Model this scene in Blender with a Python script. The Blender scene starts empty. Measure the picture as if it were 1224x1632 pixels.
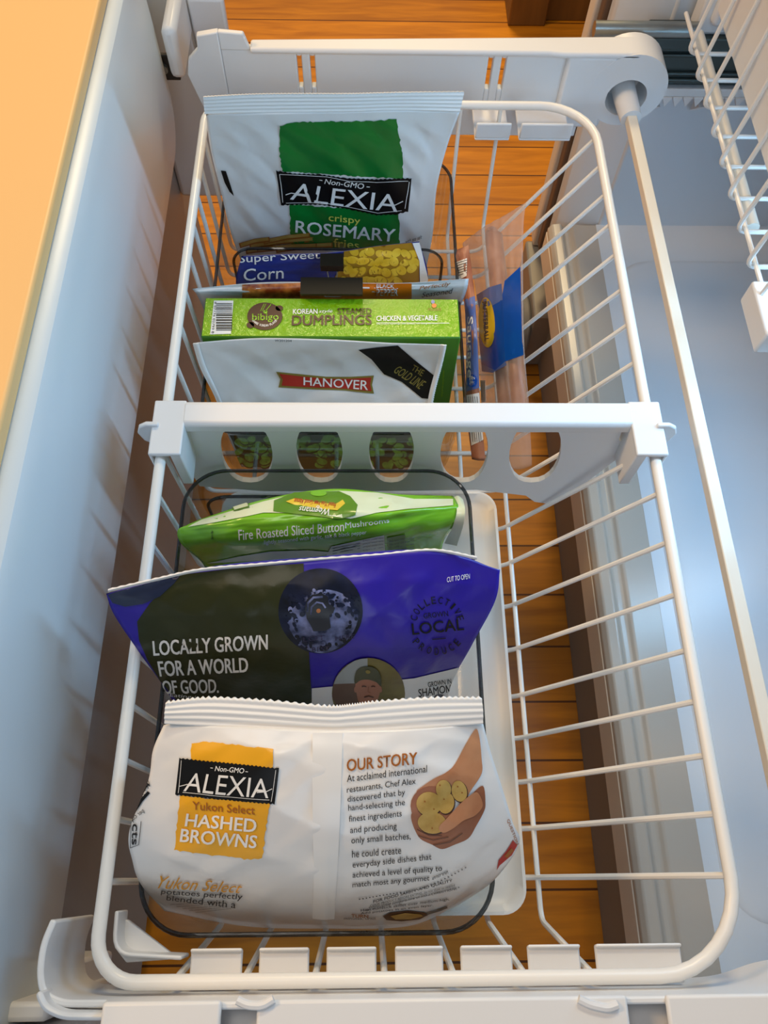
import bpy, bmesh, math, random
import numpy as np
from mathutils import Vector, Matrix

scene = bpy.context.scene
COL = scene.collection

# ------------------------------------------------------------------ camera
W_, H_, FPX = 1224, 1632, 1238.0
PITCH, YAW, ROLL = math.radians(64.69), math.radians(-2.7275), math.radians(2.451)
CAM = np.array([0.0, 0.0, 1.10])
_Rz = np.array([[math.cos(YAW), -math.sin(YAW), 0], [math.sin(YAW), math.cos(YAW), 0], [0, 0, 1]])
_fw = _Rz @ np.array([0, math.cos(PITCH), -math.sin(PITCH)])
_up0 = _Rz @ np.array([0, math.sin(PITCH), math.cos(PITCH)])
_rt0 = _Rz @ np.array([1.0, 0, 0])
_rt = math.cos(ROLL) * _rt0 + math.sin(ROLL) * _up0
_up = -math.sin(ROLL) * _rt0 + math.cos(ROLL) * _up0
cam_data = bpy.data.cameras.new('camera')
cam = bpy.data.objects.new('camera', cam_data)
COL.objects.link(cam)
m3 = Matrix([[_rt[i], _up[i], -_fw[i]] for i in range(3)]).to_4x4()
m3.translation = Vector(CAM)
cam.matrix_world = m3
cam_data.sensor_fit = 'VERTICAL'
cam_data.sensor_height = 24.0
cam_data.sensor_width = 18.0
cam_data.lens = 24.0 * FPX / H_
cam_data.clip_start = 0.01
scene.camera = cam

# ------------------------------------------------------------------ light
world = bpy.data.worlds.new('room_ambient')
scene.world = world
world.use_nodes = True
world.node_tree.nodes['Background'].inputs[0].default_value = (0.80, 0.88, 1.0, 1)
world.node_tree.nodes['Background'].inputs[1].default_value = 0.20

def area(name, loc, target, size, power, color):
    d = bpy.data.lights.new(name, 'AREA')
    d.energy = power
    d.color = color
    d.shape = 'RECTANGLE'
    d.size, d.size_y = size
    o = bpy.data.objects.new(name, d)
    COL.objects.link(o)
    o.location = loc
    o.rotation_euler = (Vector(target) - Vector(loc)).to_track_quat('-Z', 'Y').to_euler()
    return o
area('kitchen_ceiling_lamp', (-1.45, 0.75, 1.95), (0.1, 0.35, 0.4), (0.35, 0.35), 18, (1.0, 0.62, 0.28))
area('far_ceiling_lamp', (0.1, 2.3, 2.3), (0.2, 1.7, 0.0), (0.4, 0.4), 34, (1.0, 0.76, 0.42))
area('overhead_lamp', (-0.45, 0.55, 2.45), (-0.1, 0.3, 0.0), (0.9, 0.7), 7.5, (1.0, 0.91, 0.82))
area('freezer_lamp', (0.40, 0.38, 0.79), (-0.25, 0.36, 0.50), (0.05, 0.60), 3.0, (0.34, 0.66, 1.0))
area('near_fill_light', (0.1, -2.0, 2.0), (-0.05, 0.5, 0.5), (1.3, 1.1), 11, (0.76, 0.88, 1.0))  # added cool fill for faces towards the viewer; no window known there

scene.view_settings.view_transform = 'Standard'
scene.view_settings.look = 'None'
scene.view_settings.gamma = 1
scene.view_settings.use_curve_mapping = False
scene.view_settings.exposure = -0.08
scene.cycles.transparent_max_bounces = 32

# ------------------------------------------------------------------ helpers
def P(px, py, x=None, y=None, z=None):
    r = (px - 612) / FPX * _rt + (816 - py) / FPX * _up + _fw
    if x is not None: t = (x - CAM[0]) / r[0]
    elif y is not None: t = (y - CAM[1]) / r[1]
    else: t = (z - CAM[2]) / r[2]
    return CAM + r * t

def lin(h):
    h = h.lstrip('#')
    out = []
    for i in (0, 2, 4):
        c = int(h[i:i + 2], 16) / 255
        out.append(c / 12.92 if c <= 0.04045 else ((c + 0.055) / 1.055) ** 2.4)
    return (*out, 1)

def mat(name, color, rough=0.5, metal=0.0, noise=0.0, nscale=60, bump=0.0, bscale=80, coat=0.0, spec=0.5, color2=None, stretch=None):
    m = bpy.data.materials.new(name)
    m.use_nodes = True
    nt = m.node_tree
    b = nt.nodes['Principled BSDF']
    c = lin(color)
    b.inputs['Base Color'].default_value = c
    b.inputs['Roughness'].default_value = rough
    b.inputs['Metallic'].default_value = metal
    b.inputs['Coat Weight'].default_value = coat
    b.inputs['Coat Roughness'].default_value = 0.12
    b.inputs['Specular IOR Level'].default_value = spec
    tc = nt.nodes.new('ShaderNodeTexCoord')
    vec = tc.outputs['Object']
    if stretch:
        mp = nt.nodes.new('ShaderNodeMapping')
        mp.inputs['Scale'].default_value = stretch
        nt.links.new(vec, mp.inputs['Vector'])
        vec = mp.outputs['Vector']
    if noise or color2:
        n = nt.nodes.new('ShaderNodeTexNoise')
        n.inputs['Scale'].default_value = nscale
        n.inputs['Detail'].default_value = 4
        nt.links.new(vec, n.inputs['Vector'])
        r = nt.nodes.new('ShaderNodeValToRGB')
        r.color_ramp.elements[0].position = 0.35
        r.color_ramp.elements[1].position = 0.65
        if color2:
            r.color_ramp.elements[0].color = c
            r.color_ramp.elements[1].color = lin(color2)
        else:
            r.color_ramp.elements[0].color = tuple(v * (1 - noise) for v in c[:3]) + (1,)
            r.color_ramp.elements[1].color = c
        nt.links.new(n.outputs['Fac'], r.inputs['Fac'])
        nt.links.new(r.outputs['Color'], b.inputs['Base Color'])
    if bump:
        n2 = nt.nodes.new('ShaderNodeTexNoise')
        n2.inputs['Scale'].default_value = bscale
        n2.inputs['Detail'].default_value = 3
        nt.links.new(vec, n2.inputs['Vector'])
        bp = nt.nodes.new('ShaderNodeBump')
        bp.inputs['Strength'].default_value = bump
        bp.inputs['Distance'].default_value = 0.004
        nt.links.new(n2.outputs['Fac'], bp.inputs['Height'])
        nt.links.new(bp.outputs['Normal'], b.inputs['Normal'])
    return m

def clear_mat(name, tint, gloss_max=0.5, base_gloss=0.03, rough=0.03):
    m = bpy.data.materials.new(name)
    m.use_nodes = True
    nt = m.node_tree
    for n in list(nt.nodes):
        if n.type != 'OUTPUT_MATERIAL': nt.nodes.remove(n)
    out = [n for n in nt.nodes if n.type == 'OUTPUT_MATERIAL'][0]
    t = nt.nodes.new('ShaderNodeBsdfTransparent'); t.inputs[0].default_value = tint
    g = nt.nodes.new('ShaderNodeBsdfGlossy'); g.inputs['Roughness'].default_value = rough
    lw = nt.nodes.new('ShaderNodeLayerWeight'); lw.inputs['Blend'].default_value = 0.25
    mr = nt.nodes.new('ShaderNodeMapRange')
    mr.inputs['To Min'].default_value = base_gloss
    mr.inputs['To Max'].default_value = gloss_max
    nt.links.new(lw.outputs['Fresnel'], mr.inputs['Value'])
    mx = nt.nodes.new('ShaderNodeMixShader')
    nt.links.new(mr.outputs['Result'], mx.inputs['Fac'])
    nt.links.new(t.outputs[0], mx.inputs[1]); nt.links.new(g.outputs[0], mx.inputs[2])
    nt.links.new(mx.outputs[0], out.inputs['Surface'])
    return m

def film_clear_mat(name, color, opacity, rough=0.2, bump=0.4):
    m = mat(name, color, rough, bump=bump, bscale=70, coat=0.6)
    nt = m.node_tree
    b = nt.nodes['Principled BSDF']
    out = [n for n in nt.nodes if n.type == 'OUTPUT_MATERIAL'][0]
    t = nt.nodes.new('ShaderNodeBsdfTransparent'); t.inputs[0].default_value = (0.97, 0.94, 0.92, 1)
    mx = nt.nodes.new('ShaderNodeMixShader'); mx.inputs['Fac'].default_value = opacity
    nt.links.new(t.outputs[0], mx.inputs[1]); nt.links.new(b.outputs[0], mx.inputs[2])
    nt.links.new(mx.outputs[0], out.inputs['Surface'])
    return m

def rloc(parent):
    p = parent
    while p is not None and p.parent is not None: p = p.parent
    return np.array(p.location) if p is not None else np.zeros(3)

def mesh_obj(name, V, F, mats, parent=None, midx=None, smooth=False, auto=None):
    V = np.asarray(V, float) - rloc(parent)
    me = bpy.data.meshes.new(name)
    me.from_pydata([tuple(v) for v in V], [], [tuple(int(i) for i in f) for f in F])
    if not isinstance(mats, (list, tuple)): mats = [mats]
    for mm in mats: me.materials.append(mm)
    if midx is not None:
        me.polygons.foreach_set('material_index', midx)
    if smooth:
        me.polygons.foreach_set('use_smooth', [True] * len(me.polygons))
        if auto: me.set_sharp_from_angle(angle=math.radians(auto))
    me.validate(); me.update()
    o = bpy.data.objects.new(name, me)
    COL.objects.link(o)
    if parent is not None: o.parent = parent
    return o

def tag(o, label=None, cat=None, group=None, kind=None):
    if label: o['label'] = label
    if cat: o['category'] = cat
    if group: o['group'] = group
    if kind: o['kind'] = kind
    return o

def thing(name, label, cat, loc, group=None):
    o = bpy.data.objects.new(name, None)
    COL.objects.link(o)
    o.location = loc
    o.empty_display_size = 0.02
    return tag(o, label, cat, group)

class MB:
    def __init__(s): s.V, s.F, s.M, s.m = [], [], [], 0
    def add(s, V, F):
        n = len(s.V)
        s.V += [tuple(v) for v in V]
        s.F += [tuple(i + n for i in f) for f in F]
        s.M += [s.m] * len(F)
        return s
    def box(s, x0, x1, y0, y1, z0, z1):
        return s.add([(x, y, z) for z in (z0, z1) for y in (y0, y1) for x in (x0, x1)],
                     [(0, 2, 3, 1), (4, 5, 7, 6), (0, 1, 5, 4), (2, 6, 7, 3), (0, 4, 6, 2), (1, 3, 7, 5)])
    def prism(s, poly, axis, a0, a1):
        # poly: 2D outline; axis 'x': (y,z), 'y': (x,z), 'z': (x,y)
        def mk(p, a):
            return {'x': (a, p[0], p[1]), 'y': (p[0], a, p[1]), 'z': (p[0], p[1], a)}[axis]
        n = len(poly)
        V = [mk(p, a0) for p in poly] + [mk(p, a1) for p in poly]
        F = [tuple(range(n))[::-1], tuple(range(n, 2 * n))]
        F += [(i, (i + 1) % n, n + (i + 1) % n, n + i) for i in range(n)]
        return s.add(V, F)
    def tube(s, path, r, n=10, closed=False, cap=True):
        p = [Vector(q) for q in path]
        N = len(p)
        V, F = [], []
        prev = None
        for i in range(N):
            if closed: t = (p[(i + 1) % N] - p[i - 1]).normalized()
            else: t = (p[min(i + 1, N - 1)] - p[max(i - 1, 0)]).normalized()
            if prev is None:
                a = Vector((0, 0, 1)) if abs(t.z) < 0.9 else Vector((1, 0, 0))
                u = (a - t * a.dot(t)).normalized()
            else:
                u = (prev - t * prev.dot(t)).normalized()
            prev = u
            w = t.cross(u)
            rr = r[i] if isinstance(r, (list, tuple)) else r
            for k in range(n):
                a = 2 * math.pi * k / n
                V.append(p[i] + (u * math.cos(a) + w * math.sin(a)) * rr)
        for i in range(N if closed else N - 1):
            j = (i + 1) % N
            for k in range(n):
                F.append((i * n + k, i * n + (k + 1) % n, j * n + (k + 1) % n, j * n + k))
        if not closed and cap:
            F.append(tuple(range(n))[::-1]); F.append(tuple(range((N - 1) * n, N * n)))
        return s.add(V, F)
    def loft(s, loops, cap0=False, cap1=False):
        n = len(loops[0]); V = [q for l in loops for q in l]; F = []
        for i in range(len(loops) - 1):
            for k in range(n):
                F.append((i * n + k, i * n + (k + 1) % n, (i + 1) * n + (k + 1) % n, (i + 1) * n + k))
        if cap0: F.append(tuple(range(n))[::-1])
        if cap1: F.append(tuple(range((len(loops) - 1) * n, len(loops) * n)))
        return s.add(V, F)
    def build(s, name, mats, parent=None, smooth=False, bevel=0, auto=35, seg=2):
        o = mesh_obj(name, s.V, s.F, mats, parent, s.M, smooth or bool(bevel), auto)
        bm = bmesh.new(); bm.from_mesh(o.data)
        bmesh.ops.recalc_face_normals(bm, faces=bm.faces)
        bm.to_mesh(o.data); bm.free()
        if bevel:
            b = o.modifiers.new('bevel', 'BEVEL'); b.width = bevel; b.segments = seg; b.limit_method = 'ANGLE'
            b.angle_limit = math.radians(35)
            b.harden_normals = False
        return o

def rrect(x0, x1, y0, y1, r, z, n=8):
    out = []
    for cx, cy, a0 in ((x1 - r, y1 - r, 0), (x0 + r, y1 - r, 90), (x0 + r, y0 + r, 180), (x1 - r, y0 + r, 270)):
        for k in range(n + 1):
            a = math.radians(a0 + 90 * k / n)
            out.append((cx + r * math.cos(a), cy + r * math.sin(a), z))
    return out

def rr2(x0, x1, y0, y1, r, n=6): return [(p[0], p[1]) for p in rrect(x0, x1, y0, y1, r, 0, n)]

def roundpath(pts, r, n=5):
    pts = [Vector(p) for p in pts]
    out = [pts[0]]
    for i in range(1, len(pts) - 1):
        a, b, c = pts[i - 1], pts[i], pts[i + 1]
        d1 = (a - b); d2 = (c - b)
        rr = min(r, d1.length * 0.45, d2.length * 0.45)
        s, e = b + d1.normalized() * rr, b + d2.normalized() * rr
        for k in range(n + 1):
            t = k / n
            out.append(s * (1 - t) ** 2 + b * 2 * t * (1 - t) + e * t * t)
    out.append(pts[-1])
    return out

# ------------------------------------------------------------------ materials
M = {}
M['plastic'] = mat('white_plastic', 'E6E6E6', 0.38)
M['wire'] = mat('white_coated_wire', 'EFECE6', 0.32)
M['liner'] = mat('freezer_liner', 'D6DEE6', 0.34)
M['door_liner'] = mat('door_liner', 'DCE4E8', 0.34)
M['door_shade'] = mat('door_painted_shade', '9C9A96', 0.5)  # shade on the lower door, painted in as grey
M['door_edge_glow'] = mat('door_edge_painted_lamplight', 'F4C583', 0.45)  # warm lamplight painted into the colour of the door's top edge
M['liner_bounce'] = mat('liner_painted_bounce', 'B9B1A6', 0.28)  # darker warm bounce light painted into the liner floor's front zone
M['gasket'] = mat('beige_gasket', 'E2D8CA', 0.5)
M['gasket_dark'] = mat('brown_gasket', '6E5644', 0.6)
M['grille'] = mat('grey_grille', '8A857D', 0.55)
M['bracket'] = mat('grey_bracket', '9A948A', 0.45, metal=0.2)
M['dark'] = mat('dark_plastic', '2A2725', 0.5)
M['steel'] = mat('dull_steel', 'A9ADA9', 0.35, metal=0.85, noise=0.25, nscale=25)
M['steel_dark'] = mat('dark_steel', '4D5756', 0.4, metal=0.7)
M['rod'] = mat('ivory_rod', 'E8E2D4', 0.4)
M['clear'] = clear_mat('clear_acrylic', (0.915, 0.925, 0.92, 1), 0.22)
M['clear_rim'] = clear_mat('smoky_acrylic_edge', (0.30, 0.32, 0.33, 1), 0.5, 0.08)
M['white_film'] = mat('white_bag_film', 'EBE9E6', 0.30, bump=0.35, bscale=26, coat=0.25)
M['white_seal'] = mat('white_crimped_film', 'EFEDE9', 0.32, coat=0.25)
M['black'] = mat('black_print', '0E0C0B', 0.42, spec=0.3)
M['white_ink'] = mat('white_print', 'F2EFEA', 0.4)
M['text'] = mat('dark_print', '1E1A18', 0.5)
M['grey_ink'] = mat('grey_print', '6B655E', 0.5)
M['green'] = mat('green_print', '0B7A2C', 0.32, noise=0.18, nscale=18, coat=0.25)
M['crispy'] = mat('pale_yellow_print', 'D8D25A', 0.4)
M['amber'] = mat('amber_print', 'F2AE14', 0.35, coat=0.2)
M['rust'] = mat('rust_print', 'A45E16', 0.4)
M['orange_ink'] = mat('orange_script_print', 'E09A1C', 0.4)
M['skin'] = mat('hand_photo_print', 'B9784F', 0.4, color2='C98E64', nscale=40)
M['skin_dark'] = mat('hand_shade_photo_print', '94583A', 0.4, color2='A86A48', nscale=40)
M['potato'] = mat('potato_photo_print', 'B98F3E', 0.4, color2='CFA95A', nscale=90)
M['corn'] = mat('corn_photo_print', 'D9A914', 0.3, color2='EBC53A', nscale=90, coat=0.3)
M['corn_gap'] = mat('corn_gap_photo_print', 'A87A10', 0.35, coat=0.3)
M['navy'] = mat('blue_bag_film', '16287C', 0.28, bump=0.3, bscale=30, coat=0.4)
M['orange'] = mat('orange_print', 'EE7A16', 0.35, coat=0.3)
M['wings'] = mat('wing_photo_print', '8E3A10', 0.35, color2='E08A3A', nscale=110, coat=0.3)
M['lime'] = mat('lime_foil_card', '79AE14', 0.24, bump=0.55, bscale=190, coat=0.3, color2='93BE14', nscale=9)
M['box_green'] = mat('green_card', '3F7F1C', 0.4)
M['brown_ink'] = mat('brown_print', '4A2A18', 0.4)
M['hanover_red'] = mat('red_print', 'B32A1E', 0.4)
M['olive_gold'] = mat('gold_print', '8A7A34', 0.4)
M['peas'] = mat('pea_photo_print', '3C6A1E', 0.35, color2='6E9A38', nscale=160, coat=0.3)
M['peas_gap'] = mat('pea_dark_photo_print', '16240E', 0.35, coat=0.3)
M['lime_film'] = mat('lime_bag_film', '7CC01E', 0.25, bump=0.3, bscale=32, coat=0.5)
M['pale_film'] = mat('pale_green_bag_film', 'DCE6C4', 0.3, coat=0.4)
M['leaf'] = mat('dark_green_print', '5B8A16', 0.35, coat=0.3)
M['gold'] = mat('yellow_ribbon_print', 'E2C33A', 0.35)
M['violet'] = mat('violet_bag_film', '2E1C9A', 0.34, bump=0.3, bscale=34, coat=0.15, spec=0.35)
M['forest'] = mat('forest_green_print', '2B2E0E', 0.34, bump=0.3, bscale=34, coat=0.12, spec=0.3)
M['berry'] = mat('blueberry_photo_print', '060912', 0.4, color2='141D3A', nscale=45, spec=0.25)
M['berry_bloom'] = mat('blueberry_bloom_photo_print', '121B38', 0.45, color2='7C84B0', nscale=85, spec=0.25)
M['berry_dark'] = mat('blueberry_crown_photo_print', '0C0E1A', 0.4)
M['dark_navy'] = mat('dark_navy_print', '15203F', 0.3, coat=0.4)
M['violet_ink'] = mat('dark_violet_print', '161040', 0.35)
M['face'] = mat('face_photo_print', 'AC7257', 0.45)
M['photo_sky'] = mat('sky_photo_print', '9AA0A0', 0.45)
M['photo_hill'] = mat('hillside_photo_print', '6B5C2E', 0.45, color2='7E7238', nscale=60)
M['photo_ground'] = mat('ground_photo_print', '6A4E3C', 0.45)
M['cap'] = mat('cap_photo_print', '4E4E34', 0.5)
M['film_clear'] = film_clear_mat('clear_pouch_film', 'E2CFC4', 0.30)
M['meat'] = mat('sausage_skin', '9A5A40', 0.35, color2='BC8062', nscale=55, bump=0.3, bscale=60)
M['blue_ink'] = mat('bright_blue_print', '0C4FB8', 0.25, coat=0.5)
M['haze_blue'] = mat('pale_blue_print', '5E72B4', 0.3, coat=0.5)
M['yellow_ink'] = mat('yellow_print', 'E9C41C', 0.3, coat=0.4)
M['clip'] = mat('black_clip_steel', '100E09', 0.5, spec=0.25)
M['tray'] = mat('white_tray_plastic', 'E4DED6', 0.4)
M['cabinet'] = mat('brown_cabinet_wood', '7A5426', 0.45, noise=0.25, nscale=6, stretch=(8, 8, 1))

def wood_mat():
    m = bpy.data.materials.new('oak_floor')
    m.use_nodes = True
    nt = m.node_tree; b = nt.nodes['Principled BSDF']; L = nt.links.new
    tc = nt.nodes.new('ShaderNodeTexCoord')
    sep = nt.nodes.new('ShaderNodeSeparateXYZ'); L(tc.outputs['Object'], sep.inputs[0])
    def math_(op, a, bval=None, c=None):
        n = nt.nodes.new('ShaderNodeMath'); n.operation = op
        for i, v in enumerate((a, bval, c)):
            if v is None: continue
            if isinstance(v, (int, float)): n.inputs[i].default_value = v
            else: L(v, n.inputs[i])
        return n.outputs[0]
    PL = 0.0794
    yy = math_('DIVIDE', math_('SUBTRACT', sep.outputs['Y'], 0.462), PL)
    idx = math_('FLOOR', yy)
    fr = math_('FRACT', yy)
    edge = math_('ABSOLUTE', math_('SUBTRACT', fr, 0.5))
    seam = math_('GREATER_THAN', edge, 0.482)
    wn = nt.nodes.new('ShaderNodeTexWhiteNoise'); wn.noise_dimensions = '1D'; L(idx, wn.inputs['W'])
    cmb = nt.nodes.new('ShaderNodeCombineXYZ')
    L(math_('ADD', math_('MULTIPLY', sep.outputs['X'], 4.0), math_('MULTIPLY', wn.outputs['Value'], 37.0)), cmb.inputs[0])
    L(math_('MULTIPLY', sep.outputs['Y'], 34.0), cmb.inputs[1])
    n1 = nt.nodes.new('ShaderNodeTexNoise'); n1.inputs['Scale'].default_value = 1.6; n1.inputs['Detail'].default_value = 6
    n1.inputs['Distortion'].default_value = 0.6
    L(cmb.outputs[0], n1.inputs['Vector'])
    r = nt.nodes.new('ShaderNodeValToRGB')
    r.color_ramp.elements[0].position = 0.3; r.color_ramp.elements[0].color = lin('B06A14')
    r.color_ramp.elements[1].position = 0.7; r.color_ramp.elements[1].color = lin('DC8C1C')
    L(n1.outputs['Fac'], r.inputs['Fac'])
    hv = nt.nodes.new('ShaderNodeHueSaturation')
    L(math_('ADD', math_('MULTIPLY', wn.outputs['Value'], 0.35), 0.82), hv.inputs['Value'])
    L(r.outputs['Color'], hv.inputs['Color'])
    mx = nt.nodes.new('ShaderNodeMixRGB'); L(seam, mx.inputs['Fac']); L(hv.outputs['Color'], mx.inputs[1])
    mx.inputs[2].default_value = lin('5A300A')
    L(mx.outputs[0], b.inputs['Base Color'])
    b.inputs['Roughness'].default_value = 0.38
    bp = nt.nodes.new('ShaderNodeBump'); bp.inputs['Strength'].default_value = 0.4; bp.inputs['Distance'].default_value = 0.002
    L(math_('SUBTRACT', math_('MULTIPLY', n1.outputs['Fac'], 0.25), seam), bp.inputs['Height'])
    L(bp.outputs['Normal'], b.inputs['Normal'])
    return m
M['wood'] = wood_mat()

# ------------------------------------------------------------------ structure
fl = MB().box(-3.0, 3.0, -2.0, 4.0, -0.05, 0.0).build('floor', M['wood'])
tag(fl, kind='structure')

# ------------------------------------------------------------------ kitchen cabinet beyond the fridge
kc = thing('kitchen_cabinet', 'brown wooden cabinet base standing on the floor beyond the freezer', 'cabinet', (0.45, 1.9, 0))
MB().box(0.312, 0.395, 1.72, 2.3, 0.0, 0.86).build('side_panel', M['cabinet'], kc, bevel=0.003)
MB().box(0.396, 0.95, 1.74, 2.3, 0.0, 0.86).build('front_panel', M['cabinet'], kc, bevel=0.003)

# ------------------------------------------------------------------ freezer cabinet (right)
fc = thing('freezer_cabinet', 'white lined freezer cabinet on the wood floor at the right of the drawer', 'freezer', (0.6, 0.45, 0))
ZL = 0.25
prof = [(0.268, 0.215), (0.266, 0.243), (0.271, 0.251), (0.283, 0.253), (0.288, 0.246), (0.296, 0.246), (0.301, 0.251), (0.318, ZL)]
def extr(profile, y0, y1): return MB().prism(profile, 'y', y0, y1)
extr([(0.295, 0.13), (0.268, 0.19)] + prof + [(0.346, ZL - 0.0005), (0.346, 0.13)], -0.30, 0.871).build('liner_floor_front', M['liner_bounce'], fc, bevel=0.002)
MB().box(0.336, 0.9, -0.30, 0.871, 0.13, ZL).build('liner_floor', M['liner'], fc)
MB().box(0.2655, 0.270, -0.30, 0.871, 0.19, 0.236).build('front_gasket', M['gasket'], fc, bevel=0.0015)
pad = [rrect(0.352, 0.88, -0.045, 0.80, 0.05, ZL + 0.0), rrect(0.356, 0.876, -0.041, 0.796, 0.047, ZL + 0.004), rrect(0.362, 0.87, -0.035, 0.79, 0.042, ZL + 0.005)]
MB().loft(pad, False, True).build('raised_floor_pad', M['liner'], fc, smooth=True)
# base grille under the liner
g = MB(); g.box(0.293, 0.33, -0.30, 0.86, 0.0, 0.13)
g.build('base_grille', M['grille'], fc, bevel=0.002)
g = MB()
for zz in (0.105,): g.box(0.2915, 0.294, -0.29, 0.78, zz, zz + 0.004)
g.build('grille_groove', M['dark'], fc)
# far side wall: liner, gasket strip, outer shell
MB().box(0.340, 0.9, 0.870, 0.90, ZL - 0.01, 1.2).build('side_liner', M['liner'], fc, bevel=0.004)
MB().prism([(0.345, 0.872), (0.345, 0.90), (0.30, 0.925), (0.284, 0.925), (0.284, 0.905), (0.298, 0.888)], 'z', 0.16, 1.2).build('liner_flange', M['liner'], fc, bevel=0.004)
MB().box(0.278, 0.30, 0.926, 0.944, 0.14, 1.2).build('door_seal', M['gasket_dark'], fc, bevel=0.002)
MB().box(0.272, 0.9, 0.945, 0.972, 0.13, 1.2).build('outer_shell', M['gasket'], fc, bevel=0.003)
MB().box(0.89, 0.9, -0.3, 0.87, ZL, 0.9).build('back_liner', M['liner'], fc)
MB().box(0.36, 0.9, -0.30, 0.871, 0.80, 0.83).build('compartment_ceiling', M['liner'], fc)
# hinge foot
b = MB(); b.box(0.262, 0.30, 0.80, 0.96, 0.0, 0.128)
b.build('foot_bracket', M['bracket'], fc, bevel=0.004)
ft = MB()
pts = [(0.832 + 0.05 * math.cos(a), 0.065 + 0.05 * math.sin(a)) for a in [2 * math.pi * k / 32 for k in range(32)]]
ft.prism(pts, 'x', 0.248, 0.262)
foot = ft.build('levelling_foot_cover', M['grille'], fc, bevel=0.004)
MB().prism([(0.835, 0.085), (0.815, 0.092), (0.805, 0.080), (0.822, 0.072)], 'x', 0.2465, 0.249).build('screw_slot', M['dark'], foot)
# slide rail on the side wall
sr = MB(); sr.box(0.315, 0.85, 0.836, 0.87, 0.540, 0.554); sr.box(0.315, 0.85, 0.842, 0.87, 0.494, 0.538)
for zz in (0.500, 0.508, 0.530): sr.box(0.315, 0.85, 0.838, 0.843, zz, zz + 0.004)
sr.build('slide_rail', M['steel_dark'], fc, bevel=0.002)
MB().tube([(0.246, 0.835, 0.5645), (0.36, 0.835, 0.5645)], 0.008, 14).build('slide_tube', M['steel'], fc, smooth=True)
rk = MB(); rk.box(0.31, 0.85, 0.838, 0.87, 0.482, 0.492)
rk.build('rack_strip', M['plastic'], fc, bevel=0.001)
rk = MB()
for k in range(30):
    x = 0.325 + k * 0.0125
    rk.prism([(x, 0.482), (x + 0.0115, 0.482), (x + 0.0058, 0.470)], 'y', 0.836, 0.858)
rk.build('rack_teeth', M['plastic'], fc)
for k, x in enumerate((0.305, 0.345, 0.40)):
    MB().prism([(0.838, 0.468), (0.862, 0.468), (0.862, 0.446)], 'x', x, x + 0.008).build('rack_gusset', M['plastic'], fc, bevel=0.001)
gd = MB(); gd.box(0.372, 0.60, 0.832, 0.87, 0.568, 0.60); gd.box(0.360, 0.42, 0.842, 0.87, 0.553, 0.64)
gd.build('upper_rail_guide', M['plastic'], fc, bevel=0.005)

# ------------------------------------------------------------------ upper wire basket hanging in the freezer (right edge)
ub = thing('upper_wire_basket', 'white wire basket hung inside the freezer at the top right', 'basket', (0.40, 0.6, 0.60))
XB, ZB, ZT = 0.318, 0.60, 0.735
k = 0
for i in range(13):
    y = 0.742 - i * 0.0395
    MB().tube(roundpath([(XB + 0.012, y, ZT), (XB, y, ZB), (0.60, y, ZB)], 0.012), 0.0021, 8).build('wire', M['wire'], ub, smooth=True)
MB().tube([(XB + 0.008, 0.80, ZB + 0.004), (XB + 0.008, 0.20, ZB + 0.004)], 0.0021, 8).build('long_wire', M['wire'], ub, smooth=True)
MB().tube([(XB + 0.012, 0.82, ZT), (XB + 0.012, 0.20, ZT)], 0.005, 10).build('rim', M['wire'], ub, smooth=True)
MB().tube([(XB + 0.020, 0.78, ZB - 0.006), (XB + 0.020, 0.515, ZB - 0.006)], 0.0065, 12).build('support_rod', M['rod'], ub, smooth=True)
MB().prism([(0.44, ZB + 0.02), (0.78, ZB + 0.02), (0.80, ZT - 0.004), (0.42, ZT - 0.004)], 'x', XB + 0.03, XB + 0.034).build('side_plate', M['plastic'], ub, bevel=0.001)
MB().box(XB - 0.004, XB + 0.012, 0.385, 0.44, ZB - 0.012, ZB + 0.012).build('clip', M['plastic'], ub, bevel=0.002)

# ------------------------------------------------------------------ freezer drawer: door at the left, end frames, slide arms
fd = thing('pull_out_freezer', 'pulled-out freezer drawer door and white end frames around the wire basket', 'drawer', (-0.26, 0.33, 0))
# door slab
MB().box(-0.36, -0.262, -0.55, 0.93, 0.05, 0.655).build('door_panel', M['door_shade'], fd, bevel=0.008)
MB().box(-0.40, -0.236, -0.56, 0.94, 0.655, 0.669).build('door_top_edge', M['door_edge_glow'], fd, bevel=0.003, seg=4)
def yzrr(y0, y1, z0, z1, r, x, n=8): return [(x, q[0], q[1]) for q in rrect(y0, y1, z0, z1, r, 0, n)]
lp = [yzrr(-0.56, 0.835, 0.44, 0.6546, 0.065, -0.2625), yzrr(-0.555, 0.828, 0.444, 0.6544, 0.063, -0.240), yzrr(-0.55, 0.82, 0.448, 0.6535, 0.062, -0.2315), yzrr(-0.545, 0.812, 0.453, 0.650, 0.06, -0.2255), yzrr(-0.535, 0.80, 0.462, 0.641, 0.052, -0.222)]
MB().loft(lp, False, True).build('inner_door_liner', M['door_liner'], fd, smooth=True)
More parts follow.
